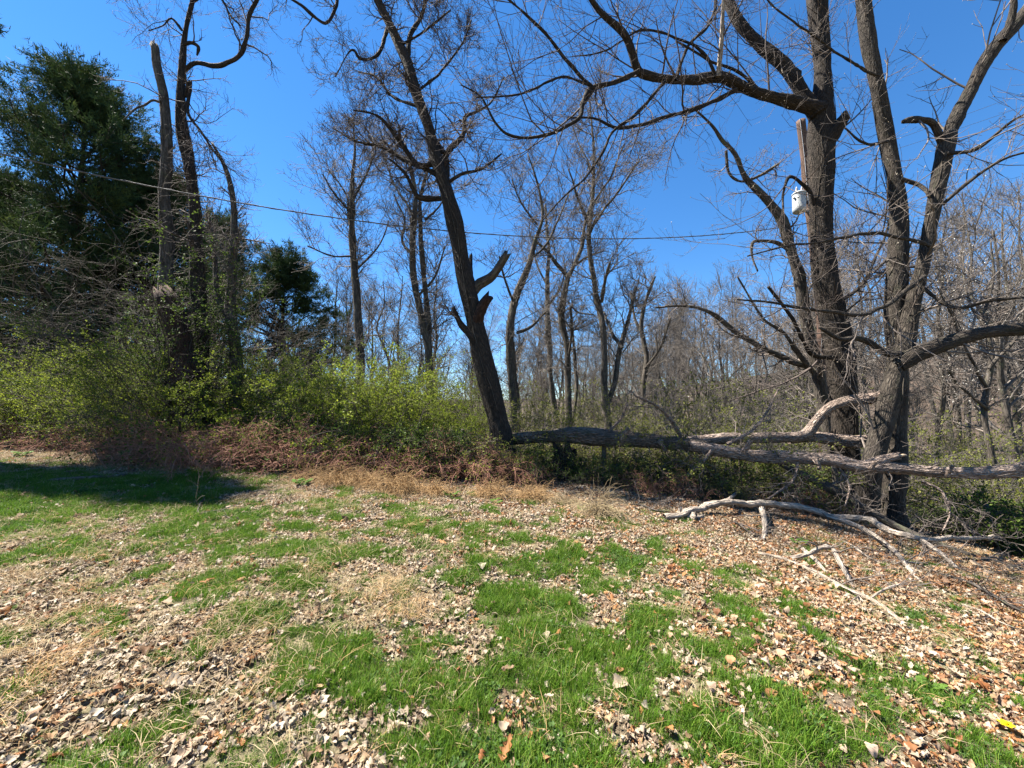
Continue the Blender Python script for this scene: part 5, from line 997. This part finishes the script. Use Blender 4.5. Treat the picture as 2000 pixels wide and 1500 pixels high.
def weed(px, py, n, sz, seed, label):
    r = np.random.default_rng(seed); g = ground_hit(px, py); t = thing('weed', label, 'weed', g); st = Acc(); lf = Acc()
    for k in range(n):
        az = r.uniform(0, 6.28); L = sz * r.uniform(.6, 1.4); d = np.array([math.cos(az), math.sin(az), 0]); s_ = np.linspace(0, 1, 6)[:, None]
        p = d * L * s_ * .8 + np.array([0, 0, 1]) * L * (s_ * .9 - s_ ** 2 * .3); tubes(st, p, np.full(6, .0018), 3)
        # a heart-shaped leaf as a small fan
        c = p[-1]; w = sz * .30 * r.uniform(.7, 1.2); side = np.array([-d[1], d[0], 0]); th = np.linspace(0, 2 * math.pi, 11)[:-1]
        rr = w * (1 - .28 * np.cos(th)) ; V = [c + [0, 0, .004]] + [c + (d * math.cos(a) * q_ + side * math.sin(a) * q_) + np.array([0, 0, -.25 * q_ * abs(math.sin(a)) + .3 * q_ * math.cos(a) * r.uniform(.3, 1)]) for a, q_ in zip(th, rr)]
        lf.add(V, [np.array([[0, i + 1, (i + 1) % 10 + 1] for i in range(10)])])
    link('stem', st.mesh('stem', M['weed']), t); link('leaf', lf.mesh('leaf', M['weed']), t); return t
weed(40, 893, 22, .16, 1, 'bright green broad-leaved weed at the far left lawn edge')
weed(880, 972, 14, .12, 2, 'small green weed in the dry leaves left of the leaning tree')
weed(970, 985, 14, .1, 3, 'low green weed on the leaves below the leaning tree')
weed(1815, 1345, 12, .06, 4, 'small round-leaved green weed in the grass at lower right')
weed(410, 880, 16, .12, 5, 'green weed at the edge of the brown brambles')
weed(1560, 1065, 16, .09, 6, 'green weed beside the hoop-shaped branch')
weed(1690, 1025, 14, .1, 7, 'green weed at the foot of the twin-stemmed tree')
weed(590, 950, 26, .14, 8, 'wide patch of green weed at the edge of the shaded lawn')
weed(1140, 1000, 14, .1, 9, 'green weed left of the straw-coloured tuft')
g = ground_hit(1970, 1440); t = thing('yellow_flower', 'small bright yellow flower in the grass at the bottom right corner', 'flower', g)
ac = Acc(); tubes(ac, smooth(np.array([[0, 0, 0.], [.005, 0, .03], [0, .005, .055]]), 6), np.full(6, .0022), 5); link('stem', ac.mesh('stem', M['weed']), t)
for k in range(6):
    az = k * 1.047 + .2; d = np.array([math.cos(az), math.sin(az), 0]); sd_ = np.array([-d[1], d[0], 0]); V = []
    for s_, w in ((0, .003), (.35, .010), (.7, .011), (1, .002)):
        c = np.array([0, .005, .055]) + d * .032 * s_ + np.array([0, 0, .022 * s_ - .012 * s_ ** 2]); V += [c - sd_ * w, c + sd_ * w]
    ac = Acc(); ac.add(V, [np.array([[0, 1, 3, 2], [2, 3, 5, 4], [4, 5, 7, 6]])]); link('petal', ac.mesh('petal', M['yellow']), t)
ac = Acc(); lathe(ac, np.array([0, .005, .055]), [(.004, 0), (.006, .01), (.007, .018), (.005, .02)], 10); link('cup', ac.mesh('cup', M['yellow']), t)
